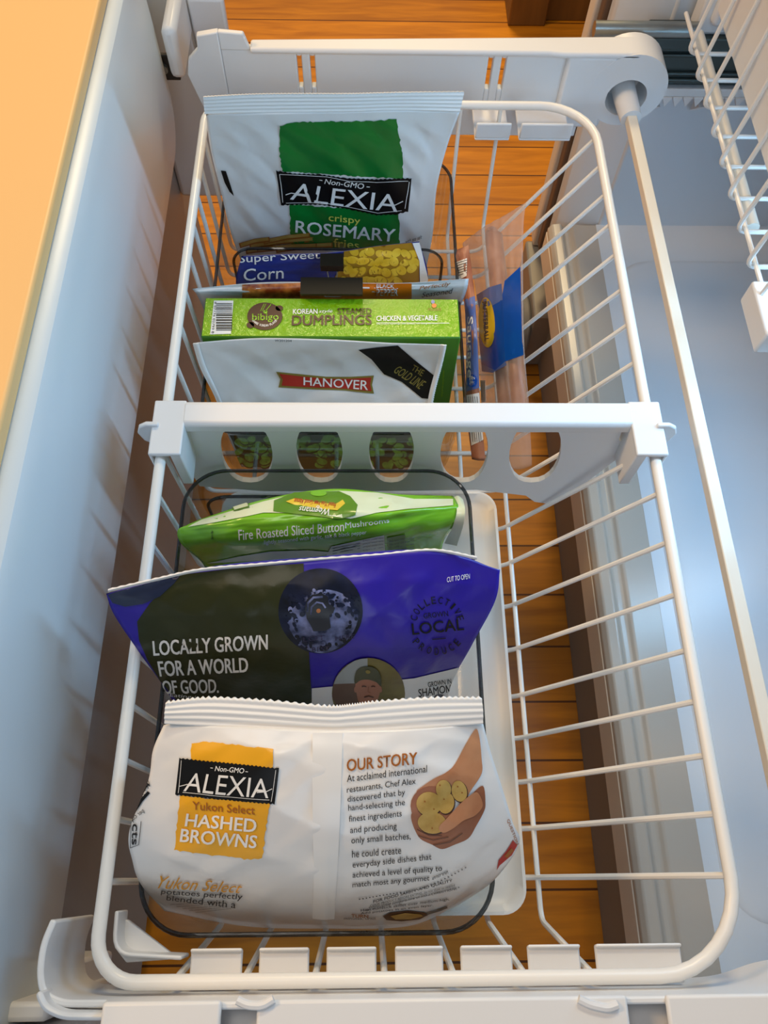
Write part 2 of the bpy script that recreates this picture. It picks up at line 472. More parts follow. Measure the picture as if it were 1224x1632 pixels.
# far slide arm and bracket
a = MB(); a.box(-0.262, -0.196, 0.865, 0.885, 0.30, 0.585); a.box(-0.213, -0.197, 0.785, 0.866, 0.535, 0.59)
a.build('slide_arm', M['plastic'], fd, bevel=0.006)
a = MB(); a.box(-0.196, -0.157, 0.86, 0.872, 0.42, 0.575)
a.build('arm_plate', M['plastic'], fd, bevel=0.003)
pa, pb = P(244, 128, y=0.81), P(279, 88, y=0.81)
a = MB(); a.box(pa[0], pb[0], 0.81, 0.815, pa[2], pb[2])
fb = a.build('fixing_plate', M['dark'], fd, bevel=0.001)
sc = (pa + pb) / 2
a = MB(); a.prism([(sc[0] + 0.005 * math.cos(q), sc[2] + 0.005 * math.sin(q)) for q in [k * math.pi / 6 for k in range(12)]], 'y', 0.806, 0.8105)
a.build('screw', M['steel'], fb)
# near slide arm
a = MB(); a.box(-0.262, -0.198, -0.078, -0.067, 0.40, 0.53); a.box(-0.262, -0.176, -0.092, -0.081, 0.40, 0.545); a.box(-0.262, -0.205, -0.095, -0.05, 0.38, 0.48)
a.build('slide_arm', M['plastic'], fd, bevel=0.003)

# far end frame
ef = MB()
YF0 = 0.765
outline = [(-0.176, 0.49), (0.245, 0.49), (0.245, 0.585), (-0.118, 0.585), (-0.124, 0.592), (-0.128, 0.600), (-0.150, 0.602), (-0.172, 0.598), (-0.172, 0.584), (-0.184, 0.572), (-0.188, 0.556), (-0.184, 0.53)]
# slotted plate: build as pieces around the two pairs of slots
def plate_pieces(mb, x0, x1, slots, y0, y1, z0, z1, sz0, sz1):
    xs = [x0] + [v for s in slots for v in s] + [x1]
    for i in range(0, len(xs) - 1):
        if i % 2 == 0: mb.box(xs[i], xs[i + 1], y0, y1, z0, z1)
        else:
            mb.box(xs[i], xs[i + 1], y0, y1, z0, sz0)
            if sz1 < z1: mb.box(xs[i], xs[i + 1], y0, y1, sz1, z1)
slots = []
for px0 in (473, 494, 778, 799):
    xa = P(px0, 100, y=YF0)[0]; slots.append((xa, xa + 0.0052))
plate_pieces(ef, -0.15, 0.235, slots, YF0, YF0 + 0.010, 0.485, 0.583, 0.542, 0.577)
ef.prism([(-0.15, 0.485), (-0.15, 0.602), (-0.172, 0.598), (-0.173, 0.584), (-0.185, 0.572), (-0.189, 0.556), (-0.184, 0.535), (-0.172, 0.485)], 'y', YF0 - 0.002, YF0 + 0.006)
ef.prism([(-0.150, 0.583), (-0.12, 0.583), (-0.125, 0.600), (-0.150, 0.602)], 'y', YF0 - 0.001, YF0 + 0.005)
endf = ef.build('end_frame', M['plastic'], fd, bevel=0.0012)
tp = MB()
tp.prism([(-0.12, YF0 - 0.004), (0.185, YF0 - 0.004), (0.20, YF0 - 0.006), (0.280, YF0 - 0.006), (0.280, YF0 + 0.024), (-0.12, YF0 + 0.012)], 'z', 0.581, 0.587)
tp.build('frame_lip', M['plastic'], endf, bevel=0.0025, seg=3)
# hub with recess
hb = MB()
hc = (0.278, 0.546)
ang = [2 * math.pi * k / 40 for k in range(40)]
o0 = [(hc[0] + 0.041 * math.cos(a), YF0 - 0.006, hc[1] + 0.041 * math.sin(a)) for a in ang]
o1 = [(hc[0] + 0.041 * math.cos(a), YF0 + 0.030, hc[1] + 0.041 * math.sin(a)) for a in ang]
i0 = [(hc[0] + 0.022 * math.cos(a), YF0 - 0.006, hc[1] - 0.008 + 0.021 * math.sin(a)) for a in ang]
i1 = [(hc[0] + 0.020 * math.cos(a), YF0 + 0.026, hc[1] - 0.008 + 0.019 * math.sin(a)) for a in ang]
hb.loft([o1, o0, i0, i1], True, True)
hb.build('hub', M['plastic'], endf, smooth=True, auto=40)
MB().box(0.205, 0.258, YF0 - 0.0058, YF0 + 0.006, 0.50, 0.584).build('hub_web', M['plastic'], endf, bevel=0.004)
for x0, x1 in ((0.113, 0.150), (0.16, 0.215)):
    t = MB(); t.box(x0, x1, 0.709, 0.712, 0.526, 0.544); t.box(x0, x1, 0.709, YF0 + 0.002, 0.5235, 0.5265)
    t.build('tab', M['plastic'], endf, bevel=0.002)
# synchronising rod
MB().tube([(0.278, YF0 + 0.028, 0.536), (0.279, 0.765, 0.535), (0.281, 0.742, 0.533), (0.2815, 0.733, 0.5325)], [0.0125, 0.0125, 0.0115, 0.0110], 20).build('rod_sleeve', M['plastic'], fd, smooth=True, auto=40)
rd = MB(); r0, r1 = Vector((0.2815, 0.74, 0.532)), Vector((0.287, -0.075, 0.532))
hh = 0.0052
rd.add([(r.x + dx, r.y, r.z + dz) for r in (r0, r1) for dx, dz in ((-hh, -hh), (hh, -hh), (hh, hh), (-hh, hh))],
       [(0, 1, 2, 3), (7, 6, 5, 4), (0, 4, 5, 1), (1, 5, 6, 2), (2, 6, 7, 3), (3, 7, 4, 0)])
rd.build('sync_rod', M['rod'], fd, bevel=0.001)

# near end frame
nf = MB()
YN0 = -0.0625
plan = roundpath([(-0.189, -0.0214, 0), (-0.193, -0.034, 0), (-0.1925, -0.048, 0), (-0.189, -0.058, 0), (-0.178, -0.0622, 0), (-0.155, YN0, 0), (0.235, YN0, 0), (0.268, YN0 + 0.010, 0), (0.33, YN0 + 0.012, 0)], 0.02, 5)
def wall_from_path(mb, path, th, z0, z1):
    n = len(path); L, R = [], []
    for i in range(n):
        t = (path[min(i + 1, n - 1)] - path[max(i - 1, 0)]).normalized()
        nrm = Vector((t.y, -t.x, 0))
        L.append(path[i]); R.append(path[i] + nrm * th)
    zf0 = z0 if callable(z0) else (lambda p: z0)
    zf1 = z1 if callable(z1) else (lambda p: z1)
    loops = []
    for a, b in zip(L, R):
        loops.append([(a.x, a.y, zf0(a)), (a.x, a.y, zf1(a)), (b.x, b.y, zf1(a)), (b.x, b.y, zf0(a))])
    mb.loft(loops, True, True)
wall_from_path(nf, plan, 0.004, 0.49, lambda p: 0.579 if p.x > -0.15 else 0.565)
nfo = nf.build('end_frame', M['plastic'], fd, bevel=0.0012)
tp = MB()
for x0, x1 in ((-0.150, -0.083), (-0.063, 0.148), (0.170, 0.262)):
    tp.box(x0, x1, YN0 - 0.040, YN0 + 0.001, 0.579, 0.583)
tp.box(-0.150, 0.262, YN0 - 0.04, YN0 - 0.016, 0.5765, 0.581)
tp.box(-0.150, 0.262, YN0 - 0.04, YN0 - 0.003, 0.560, 0.565)
tp.build('frame_lip', M['plastic'], nfo, bevel=0.002, seg=3)
tp = MB(); tp.prism([(0.256, YN0 - 0.04), (0.256, YN0 + 0.004), (0.275, YN0 + 0.018), (0.34, YN0 + 0.020), (0.34, YN0 - 0.04)], 'z', 0.574, 0.585)
tp.build('corner_cap', M['plastic'], nfo, bevel=0.003, seg=3)
ear = MB()
wall_from_path(ear, roundpath([(-0.1885, -0.056, 0), (-0.184, -0.0632, 0), (-0.174, -0.0672, 0), (-0.150, -0.0677, 0)], 0.008, 5), 0.004, 0.556, 0.575)
ear.build('corner_lip', M['plastic'], nfo, bevel=0.002)
for hk_px in (((378, 1594), (394, 1602), (418, 1603), (436, 1592)), ((922, 1592), (940, 1601), (968, 1607), (984, 1601))):
    hk = MB(); hk.tube(roundpath([P(*q, z=0.584) for q in hk_px], 0.004), 0.0024, 8)
    hk.build('hook', M['plastic'], nfo, smooth=True)
tabs = [(302, 385), (412, 492), (520, 600), (630, 707), (735, 818), (843, 927), (952, 1090)]
for px0, px1 in tabs:
    xa, xb = P(px0, 1530, z=0.538)[0], P(px1, 1530, z=0.538)[0]
    t = MB()
    t.prism([(-0.0385, 0.5385), (-0.0408, 0.5385), (-0.0412, 0.5355), (-0.058, 0.5345), (-0.061, 0.5345), (-0.061, 0.532), (-0.0395, 0.532)], 'x', xa, xb)
    t.build('tab', M['plastic'], nfo, bevel=0.0015)
# corner pocket at the near left
ct = MB()
p = [P(*q, z=0.535)[:2] for q in ((172, 1470), (192, 1467), (276, 1532), (190, 1538), (176, 1520))]
ct.prism([tuple(q) for q in p], 'z', 0.515, 0.520)
wall_from_path(ct, roundpath([Vector((-0.160, -0.017, 0)), Vector((-0.159, -0.040, 0)), Vector((-0.117, -0.0425, 0))], 0.012), 0.0025, 0.515, 0.538)
ct.build('corner_pocket', M['plastic'], nfo, bevel=0.001)

# ------------------------------------------------------------------ wire basket
wb = thing('wire_basket', 'long white coated wire basket sitting in the pulled-out drawer', 'basket', (0.03, 0.34, 0.385))
XL, XR, YN, YFr, ZR, ZB_ = -0.167, 0.234, -0.0555, 0.7295, 0.55, 0.388
RT = 0.0044
rim = []
cr = 0.036
for cx, cy, a0, r in ((XR - 0.055, YFr - 0.055, 0, 0.055), (XL + 0.03, YFr - 0.03, 90, 0.03), (XL + 0.026, YN + 0.026, 180, 0.026), (XR - 0.055, YN + 0.055, 270, 0.055)):
    for k in range(9):
        a = math.radians(a0 + 90 * k / 8)
        rim.append((cx + r * math.cos(a), cy + r * math.sin(a), ZR))
MB().tube(rim, RT, 12, closed=True).build('rim', M['wire'], wb, smooth=True)
YW = [0.0, 0.0375, 0.075, 0.112, 0.149, 0.192, 0.2345, 0.277, 0.316, 0.36, 0.405, 0.446, 0.486, 0.528, 0.566, 0.605, 0.644, 0.684]
WR = 0.0022
for y in YW:
    MB().tube(roundpath([(XL, y, ZR), (XL + 0.004, y, ZB_), (0.132, y, ZB_), (XR, y, ZR)], 0.012), WR, 8).build('cross_wire', M['wire'], wb, smooth=True)
for x in (-0.118, -0.076, -0.033, 0.01, 0.053, 0.097, 0.139):
    zb = ZB_ - 0.004 if x < 0.13 else 0.398
    MB().tube(roundpath([(x, YN, ZR), (x, -0.031, zb), (x, 0.713, zb), (x, YFr, ZR)], 0.012), WR, 8).build('long_wire', M['wire'], wb, smooth=True)

# ------------------------------------------------------------------ basket divider
bd = thing('basket_divider', 'white plastic divider with oval holes clipped across the wire basket', 'divider', (0.03, 0.34, 0.45))
dv = MB()
YD = 0.340
XD0, XD1 = -0.148, 0.214
# panel outline with oval holes, built by bmesh fill
bm = bmesh.new()
def zlow(x):
    return 0.452 if x < 0.13 else 0.452
TILT = 0.17
def on_panel(px, py):
    y = YD
    for _ in range(6):
        q = P(px, py, y=y); y = YD + (q[2] - 0.545) * TILT
    return (q[0], q[2])
outl = [(XD0, 0.545), on_panel(300, 745), on_panel(318, 775), on_panel(420, 783)] + [on_panel(*q) for q in ((600, 783), (760, 781), (838, 790), (852, 800), (872, 803), (912, 786), (1004, 716))] + [(XD1, 0.53), (XD1, 0.545)]
holes = []
for hx0, hx1 in ((352, 434), (472, 546), (588, 660), (702, 778), (812, 894)):
    xc, ra, h = (hx0 + hx1) / 2, (hx1 - hx0) / 2, []
    lean = (612 - xc) / 612 * 16
    for kk in range(28):
        a = 2 * math.pi * kk / 28
        yy = 720 + 49 * math.sin(a)
        q = on_panel(xc + ra * math.copysign(abs(math.cos(a)) ** 0.8, math.cos(a)) + lean * math.sin(a), yy)
        h.append((q[0], min(q[1], 0.5405)))
    holes.append(h)
edges = []
for lp_ in [outl] + holes:
    vs = [bm.verts.new((q[0], 0, q[1])) for q in lp_]
    edges += [bm.edges.new((vs[i], vs[(i + 1) % len(vs)])) for i in range(len(vs))]
bmesh.ops.triangle_fill(bm, use_beauty=True, edges=edges)
ext = bmesh.ops.extrude_face_region(bm, geom=bm.faces[:])
for v in [e for e in ext['geom'] if isinstance(e, bmesh.types.BMVert)]: v.co.y += 0.005
for v in bm.verts: v.co.y += YD + (v.co.z - 0.545) * TILT
bm.verts.index_update()
dv.add([v.co[:] for v in bm.verts], [[v.index for v in f.verts] for f in bm.faces])
bm.free()
pan = dv.build('panel', M['plastic'], bd)
tb = MB(); tb.prism([(0.3335, 0.5475), (0.3335, 0.557), (0.336, 0.560), (0.354, 0.560), (0.357, 0.557), (0.357, 0.5475)], 'x', -0.1505, 0.218)
tb.build('top_bar', M['plastic'], bd, bevel=0.0015)
for sx, xc in ((-1, XL), (1, XR)):
    c = MB()
    xi = xc - sx * 0.018
    lo, hi = min(xi, xc + sx * 0.008), max(xi, xc + sx * 0.008)
    c.box(lo, hi, 0.306, 0.357, 0.5553, 0.5595)
    c.box(min(xc + sx * 0.0055, xc + sx * 0.008), max(xc + sx * 0.0055, xc + sx * 0.008), 0.306, 0.357, 0.525, 0.558)
    xo = xc - sx * 0.009
    c.box(min(xi, xo), max(xi, xo), 0.306, 0.357, 0.508, 0.558)
    cl = c.build('clip', M['plastic'], bd, bevel=0.0015)
    f = MB(); f.prism([(xc + sx * 0.002, 0.5625), (xc + sx * 0.012, 0.5625), (xc + sx * 0.0185, 0.558), (xc + sx * 0.0215, 0.550), (xc + sx * 0.019, 0.538), (xc + sx * 0.008, 0.528), (xc + sx * 0.002, 0.545)], 'y', 0.331, 0.335)
    f.build('flange', M['plastic'], cl, bevel=0.001)

# ------------------------------------------------------------------ tray and clear bins
tr = thing('white_tray', 'flat white plastic tray under the clear bin nearest the viewer', 'tray', (0.0, 0.15, 0.391))
X0, X1, Y0, Y1 = -0.145, 0.128, -0.027, 0.352
MB().loft([rrect(X0 + .012, X1 - .012, Y0 + .012, Y1 - .012, .014, 0.3925), rrect(X0 + .004, X1 - .004, Y0 + .004, Y1 - .004, .018, .3945), rrect(X0, X1, Y0, Y1, .020, .4035),
           rrect(X0 + .0025, X1 - .0025, Y0 + .0025, Y1 - .0025, .018, .4035), rrect(X0 + .007, X1 - .007, Y0 + .007, Y1 - .007, .016, .3975), rrect(X0 + .014, X1 - .014, Y0 + .014, Y1 - .014, .012, .3955)], True, True).build('tray_body', M['tray'], tr, smooth=True, auto=50)

def make_bin(label, wall_y, wall_drop, dx=0.0, dy=0.0, dz=0.0):
    x0, x1, y0, y1, z0, z1 = -0.1575 + dx, 0.0875 + dx, -0.034 + dy, 0.322 + dy, 0.4045 + dz, 0.505 + dz
    root = thing('clear_bin', label, 'bin', ((x0 + x1) / 2, (y0 + y1) / 2, z0))
    t = 0.0022
    n = 10
    def L(i, z, r): return rrect(x0 + i, x1 - i, y0 + i, y1 - i, r, z, n)
    MB().loft([L(.010, z0, .024), L(.006, z0 + .006, .030), L(0.0006, z1 - .002, .036), L(t, z1 - .002, .034), L(.006 + t, z0 + .006 + t, .028), L(.011 + t, z0 + t, .020)], True, True).build('bin_body', M['clear'], root, smooth=True, auto=50)
    MB().tube([Vector(q) for q in L(0.0008, z1 - .0012, .0355)], 0.00165, 8, closed=True).build('rim', M['clear_rim'], root, smooth=True)
    # removable looking divider wall across the bin
    yd = wall_y
    px0, px1 = x0 + 0.013, x1 - 0.013
    zt = z1 - wall_drop
    up = [(px0, z0 + .010), (px0, zt - .022)] + [(px0 + .022 - .022 * math.cos(a), zt - .022 + .022 * math.sin(a)) for a in [k * math.pi / 16 for k in range(1, 9)]]
    up += [(px1 - .022 + .022 * math.sin(a), zt - .022 + .022 * math.cos(a)) for a in [k * math.pi / 16 for k in range(0, 9)]] + [(px1, z0 + .010)]
    wall = MB().prism(up, 'y', yd, yd + .002).build('cross_wall', M['clear'], root)
    MB().tube([(q[0], yd + .001, q[1]) for q in up], 0.0015, 6).build('wall_edge', M['clear_rim'], wall, smooth=True)
    return root
bin_near = make_bin('clear plastic bin nearest the viewer, holding the white hash brown bag', 0.3045, 0.020)
bin_far = make_bin('clear plastic bin beyond the divider, holding the green dumpling box', 0.585, 0.0, 0.0035, 0.400, -0.0125)
for b_ in (bin_near, bin_far): b_['group'] = 'clear bins in the basket'

# ------------------------------------------------------------------ bag sheets
def catmull(A, n):
    A = np.asarray(A, float); k = len(A)
    t = np.linspace(0, k - 1, n)
    i = np.clip(np.floor(t).astype(int), 0, k - 2); f = (t - i)[:, None]
    Ae = np.concatenate([[2 * A[0] - A[1]], A, [2 * A[-1] - A[-2]]])
    p0, p1, p2, p3 = Ae[i], Ae[i + 1], Ae[i + 2], Ae[i + 3]
    return 0.5 * (2 * p1 + (p2 - p0) * f + (2 * p0 - 5 * p1 + 4 * p2 - p3) * f ** 2 + (3 * p1 - p0 - 3 * p2 + p3) * f ** 3)

def surf(rows, nu, nv):
    R = [[P(*q[:2], z=q[2]) for q in r] for r in rows]
    R = np.array([catmull(r, nu) for r in R])           # rows x nu x 3
    G = np.array([catmull(R[:, j], nv) for j in range(nu)])  # nu x nv x 3
    return np.transpose(G, (1, 0, 2))                   # nv x nu x 3

def normals(G):
    du = np.gradient(G, axis=1); dv_ = np.gradient(G, axis=0)
    n = np.cross(du, dv_)
    n /= np.linalg.norm(n, axis=2, keepdims=True) + 1e-12
    return n

class Bag:
    def __init__(s, name, label, cat, rows, T, back, film, seed=1, wr=0.0012, nu=64, nv=64, group=None, px=.55, pv=.6, rootloc=None):
        rng = np.random.RandomState(seed)
        G = surf(rows, nu, nv)
        U, V = np.meshgrid(np.linspace(0, 1, nu), np.linspace(0, 1, nv))
        N = normals(G)
        w = np.zeros_like(U)
        for _ in range(9):
            fx, fy = rng.uniform(-9, 9), rng.uniform(-7, 7)
            a = np.sin(2 * np.pi * (fx * U * .5 + fy * V * .5) + rng.uniform(0, 6.28))
            w += (1 - np.abs(a)) * rng.uniform(-1, 1)
        env = np.clip(np.minimum(np.minimum(U, 1 - U) * 8, np.minimum(V, 1 - V) * 8), 0, 1)
        G = G + N * (w * wr * 0.4 * env)[..., None]
        s.G, s.N, s.nu, s.nv = G, normals(G), nu, nv
        bk = np.array(back, float)
        pr = (np.sin(np.pi * U) ** px) * (np.sin(np.pi * np.clip(V, 0, 1)) ** pv)
        B = G + bk * (T * pr)[..., None]
        Vt = list(G.reshape(-1, 3)); F = []
        for i in range(nv - 1):
            for j in range(nu - 1):
                a = i * nu + j
                F.append((a, a + 1, a + nu + 1, a + nu))
        bi = {}
        for i in range(nv):
            for j in range(nu):
                if i in (0, nv - 1) or j in (0, nu - 1): bi[i, j] = i * nu + j
                else:
                    bi[i, j] = len(Vt); Vt.append(B[i, j])
        for i in range(nv - 1):
            for j in range(nu - 1):
                F.append((bi[i, j], bi[i + 1, j], bi[i + 1, j + 1], bi[i, j + 1]))
        c = np.array(Vt)
        loc = rootloc if rootloc is not None else (c[:, 0].mean(), c[:, 1].mean(), c[:, 2].min())
        s.root = thing(name, label, cat, loc, group)
        s.film = mesh_obj('film', Vt, F, film, s.root, None, True)
        # projection of the grid for measuring print positions
        d = G.reshape(-1, 3) - CAM
        D = d @ _fw
        s.pix = np.stack([612 + FPX * (d @ _rt) / D, 816 - FPX * (d @ _up) / D], 1).reshape(nv, nu, 2)
    def bil(s, A, u, v):
        u = np.asarray(u) * (s.nu - 1); v = np.asarray(v) * (s.nv - 1)
        j = np.clip(np.floor(u).astype(int), 0, s.nu - 2); i = np.clip(np.floor(v).astype(int), 0, s.nv - 2)
        f, g = (u - j)[:, None], (v - i)[:, None]
        return A[i, j] * (1 - f) * (1 - g) + A[i, j + 1] * f * (1 - g) + A[i + 1, j] * (1 - f) * g + A[i + 1, j + 1] * f * g
    def inv(s, pts):
        pts = np.asarray(pts, float)
        flat = s.pix.reshape(-1, 2)
        u = np.zeros(len(pts)); v = np.zeros(len(pts))
        for a in range(0, len(pts), 400):
            d = ((pts[a:a + 400, None] - flat[None]) ** 2).sum(2)
            k = d.argmin(1)
            u[a:a + 400] = (k % s.nu) / (s.nu - 1); v[a:a + 400] = (k // s.nu) / (s.nv - 1)
        h = 0.5 / s.nu
        for _ in range(8):
            p = s.bil(s.pix, u, v)
            pu = (s.bil(s.pix, u + h, v) - s.bil(s.pix, u - h, v)) / (2 * h)
            pv = (s.bil(s.pix, u, v + h) - s.bil(s.pix, u, v - h)) / (2 * h)
            r = pts - p
            det = pu[:, 0] * pv[:, 1] - pu[:, 1] * pv[:, 0]
            det = np.where(np.abs(det) < 1e-3, 1e-3, det)
            du = (r[:, 0] * pv[:, 1] - r[:, 1] * pv[:, 0]) / det
            dv_ = (pu[:, 0] * r[:, 1] - pu[:, 1] * r[:, 0]) / det
            u = np.clip(u + np.clip(du, -.1, .1), 0.0, 1.0); v = np.clip(v + np.clip(dv_, -.1, .1), 0.0, 1.0)
        return u, v
    def on(s, pts, off):
        u, v = s.inv(pts)
        return s.bil(s.G, u, v) + s.bil(s.N, u, v) * off

_glyph_cache = {}
def glyphs(text, bold=0.0, shear=0.0):
    key = (text, bold, shear)
    if key in _glyph_cache: return _glyph_cache[key]
    cu = bpy.data.curves.new('lettering', 'FONT')
    cu.body = text; cu.offset = bold; cu.shear = shear; cu.resolution_u = 3; cu.size = 1.0
    ob = bpy.data.objects.new('lettering', cu); COL.objects.link(ob)
    dg = bpy.context.evaluated_depsgraph_get(); dg.update()
    me = ob.evaluated_get(dg).to_mesh()
    V = np.array([v.co[:2] for v in me.vertices]); F = [tuple(p.vertices) for p in me.polygons]
    ob.evaluated_get(dg).to_mesh_clear()
    bpy.data.objects.remove(ob); bpy.data.curves.remove(cu)
    mn, mx = V.min(0), V.max(0)
    V = (V - mn) / (mx - mn)
    _glyph_cache[key] = (V, F)
    return V, F

class Print:
    """Printing that lies on one bag's surface: letters and flat colour shapes."""
    def __init__(s, bag, base=0): s.bag, s.V, s.F, s.M, s.mats, s.base = bag, [], [], [], [], base
    def _mi(s, m):
        if m not in s.mats: s.mats.append(m)
        return s.mats.index(m)
    def add(s, pts, F, m, layer):
        W = s.bag.on(pts, 0.0006 + 0.00028 * (layer + s.base))
        n = len(s.V); s.V += list(W)
        s.F += [tuple(i + n for i in f) for f in F]; s.M += [s._mi(m)] * len(F)
    def poly(s, pts, m, layer=0, grid=6):
        bm = bmesh.new()
        vs = [bm.verts.new((q[0], -q[1], 0)) for q in pts]
        es = [bm.edges.new((vs[i], vs[(i + 1) % len(vs)])) for i in range(len(vs))]
        bmesh.ops.triangle_fill(bm, use_beauty=True, edges=es)
        if not bm.faces: bm.free(); return
        xs = [q[0] for q in pts]; ys = [-q[1] for q in pts]
        for ax, (lo, hi) in enumerate(((min(xs), max(xs)), (min(ys), max(ys)))):
            c = math.ceil(lo / grid) * grid
            while c < hi:
                co = [0, 0, 0]; co[ax] = c; no = [0, 0, 0]; no[ax] = 1
                bmesh.ops.bisect_plane(bm, geom=bm.verts[:] + bm.edges[:] + bm.faces[:], plane_co=co, plane_no=no, dist=1e-4)
                c += grid
        bm.verts.index_update()
        P_ = [(v.co.x, -v.co.y) for v in bm.verts]; F = []
        for f in bm.faces:
            ids = [v.index for v in f.verts]
            if f.normal.z < 0: ids = ids[::-1]
            F.append(ids)
        bm.free()
        s.add(P_, F, m, layer)
    def ellipse(s, cx, cy, rx, ry, m, layer=0, rot=0, n=22, grid=7):
        a = math.radians(rot)
        s.poly([(cx + rx * math.cos(t) * math.cos(a) - ry * math.sin(t) * math.sin(a), cy + rx * math.cos(t) * math.sin(a) + ry * math.sin(t) * math.cos(a)) for t in [2 * math.pi * k / n for k in range(n)]], m, layer, grid)
    def blob(s, pts, m, layer=0, grid=6):
        p = np.array(list(pts[-2:]) + list(pts) + list(pts[:3]), float)
        out = []
        for i in range(2, len(pts) + 2):
            a, b, c, d = p[i - 1], p[i], p[i + 1], p[i + 2]
            for k in range(5):
                f = k / 5
                out.append(tuple(0.5 * (2 * b + (c - a) * f + (2 * a - 5 * b + 4 * c - d) * f ** 2 + (3 * b - a - 3 * c + d) * f ** 3)))
        s.poly(out, m, layer, grid)
    def line(s, pts, w, m, layer=1):
        L, R = [], []
        p = [Vector((q[0], q[1])) for q in pts]
        for i in range(len(p)):
            t = (p[min(i + 1, len(p) - 1)] - p[max(i - 1, 0)]).normalized(); nn = Vector((t.y, -t.x)) * w / 2
            L.append(tuple(p[i] + nn)); R.append(tuple(p[i] - nn))
        s.poly(L + R[::-1], m, layer)
    def text(s, txt, quad, m, layer=2, bold=0.0, shear=0.0, bend=0.0):
        # quad: photo-measured corners of the lettering: bottom-left, bottom-right, top-right, top-left
        V, F = glyphs(txt, 0.0, shear)
        q = np.array(quad, float)
        a, b = V[:, :1], V[:, 1:]
        pts = q[0] * (1 - a) * (1 - b) + q[1] * a * (1 - b) + q[2] * a * b + q[3] * (1 - a) * b
        pts[:, 1] += bend * 4 * V[:, 0] * (1 - V[:, 0])
        hgt = float(np.linalg.norm(q[3] - q[0]))
        d = bold * hgt
        if d <= 0: s.add(pts, F, m, layer); return
        for k, (ox, oy) in enumerate(((-d, -d * .6), (d, -d * .6), (-d, d * .6), (d, d * .6))):
            s.add(pts + np.array([ox, oy]), F, m, layer + .02 * k)
    def arc(s, txt, cx, cy, r, a0, a1, h, m, layer=2, bold=0.0, inward=False, squash=1.0):
        n = len(txt)
        for i, ch in enumerate(txt):
            if ch == ' ': continue
            ang = math.radians(a0 + (a1 - a0) * (i / (n - 1)))
            c, s_ = math.cos(ang), -math.sin(ang)
            up = np.array([c, s_]) * (-1 if inward else 1)
            rt_ = np.array([-up[1], up[0]])
            o = np.array([cx + r * c, cy + r * s_ * squash])
            w = h * (.32 if ch == 'I' else .62)
            s.text(ch, [o - rt_ * w / 2 - up * h / 2, o + rt_ * w / 2 - up * h / 2, o + rt_ * w / 2 + up * h / 2, o - rt_ * w / 2 + up * h / 2], m, layer, bold)
    def build(s, name, label=None, parent=None):
        if not s.V: return None
        o = mesh_obj(name, s.V, s.F, s.mats, parent or s.bag.root, s.M, True)
        if label: o['label'] = label
        return o

def quad(x0, y0, x1, y1, h, top_shift=0):
    """baseline from (x0,y0) to (x1,y1), letter height h straight up in the photo"""
    return [(x0, y0), (x1, y1), (x1 + top_shift, y1 - h), (x0 + top_shift, y0 - h)]

def rough_poly(corners, step=6, amp=1.6, seed=0):
    rng = random.Random(seed); out = []
    n = len(corners)
    for i in range(n):
        a, b = Vector(corners[i]), Vector(corners[(i + 1) % n])
        k = max(1, int((b - a).length / step))
        for j in range(k):
            q = a.lerp(b, j / k)
            if j: q = q + Vector((rng.uniform(-amp, amp), rng.uniform(-amp, amp)))
            out.append((q.x, q.y))
    return out

def zig(a, b, step, amp):
    a, b = Vector(a), Vector(b); t = (b - a); n = Vector((-t.y, t.x)).normalized(); k = max(2, int(t.length / step))
    return [tuple(a.lerp(b, j / k) + n * (amp if j % 2 else -amp)) for j in range(k)]

def seal(bag, name, rows, ridges, film, amp=0.0008, tooth=0.0016, nteeth=60, nu=240, nv=24, th=0.001, across='v', down=(0, .3, -1), label=None):
    G = surf(rows, nu, nv)
    U, V = np.meshgrid(np.linspace(0, 1, nu), np.linspace(0, 1, nv))
    N = normals(G)
    G = G + N * (amp * np.sin(2 * np.pi * ridges * V))[..., None]
    dv_ = np.gradient(G, axis=0); dv_ /= np.linalg.norm(dv_, axis=2, keepdims=True)
    ph = (U * nteeth) % 1
    z = (1 - np.abs(2 * ph - 1)) * tooth * np.clip((V - .8) / .2, 0, 1)
    G = G + dv_ * z[..., None]
    B = G - N * th
    Vt = np.concatenate([G.reshape(-1, 3), B.reshape(-1, 3)]); n = nu * nv; F = []
    for i in range(nv - 1):
        for j in range(nu - 1):
            a = i * nu + j
            F.append((a, a + 1, a + nu + 1, a + nu)); F.append((n + a, n + a + nu, n + a + nu + 1, n + a + 1))
    ring = [j for j in range(nu)] + [i * nu + nu - 1 for i in range(1, nv)] + [(nv - 1) * nu + j for j in range(nu - 2, -1, -1)] + [i * nu for i in range(nv - 2, 0, -1)]
    for k in range(len(ring)):
        a, b = ring[k], ring[(k + 1) % len(ring)]
        F.append((a, n + a, n + b, b))
    o = mesh_obj(name, Vt, F, film, bag.root, None, True, 60)
    if label: o['label'] = label
    return o

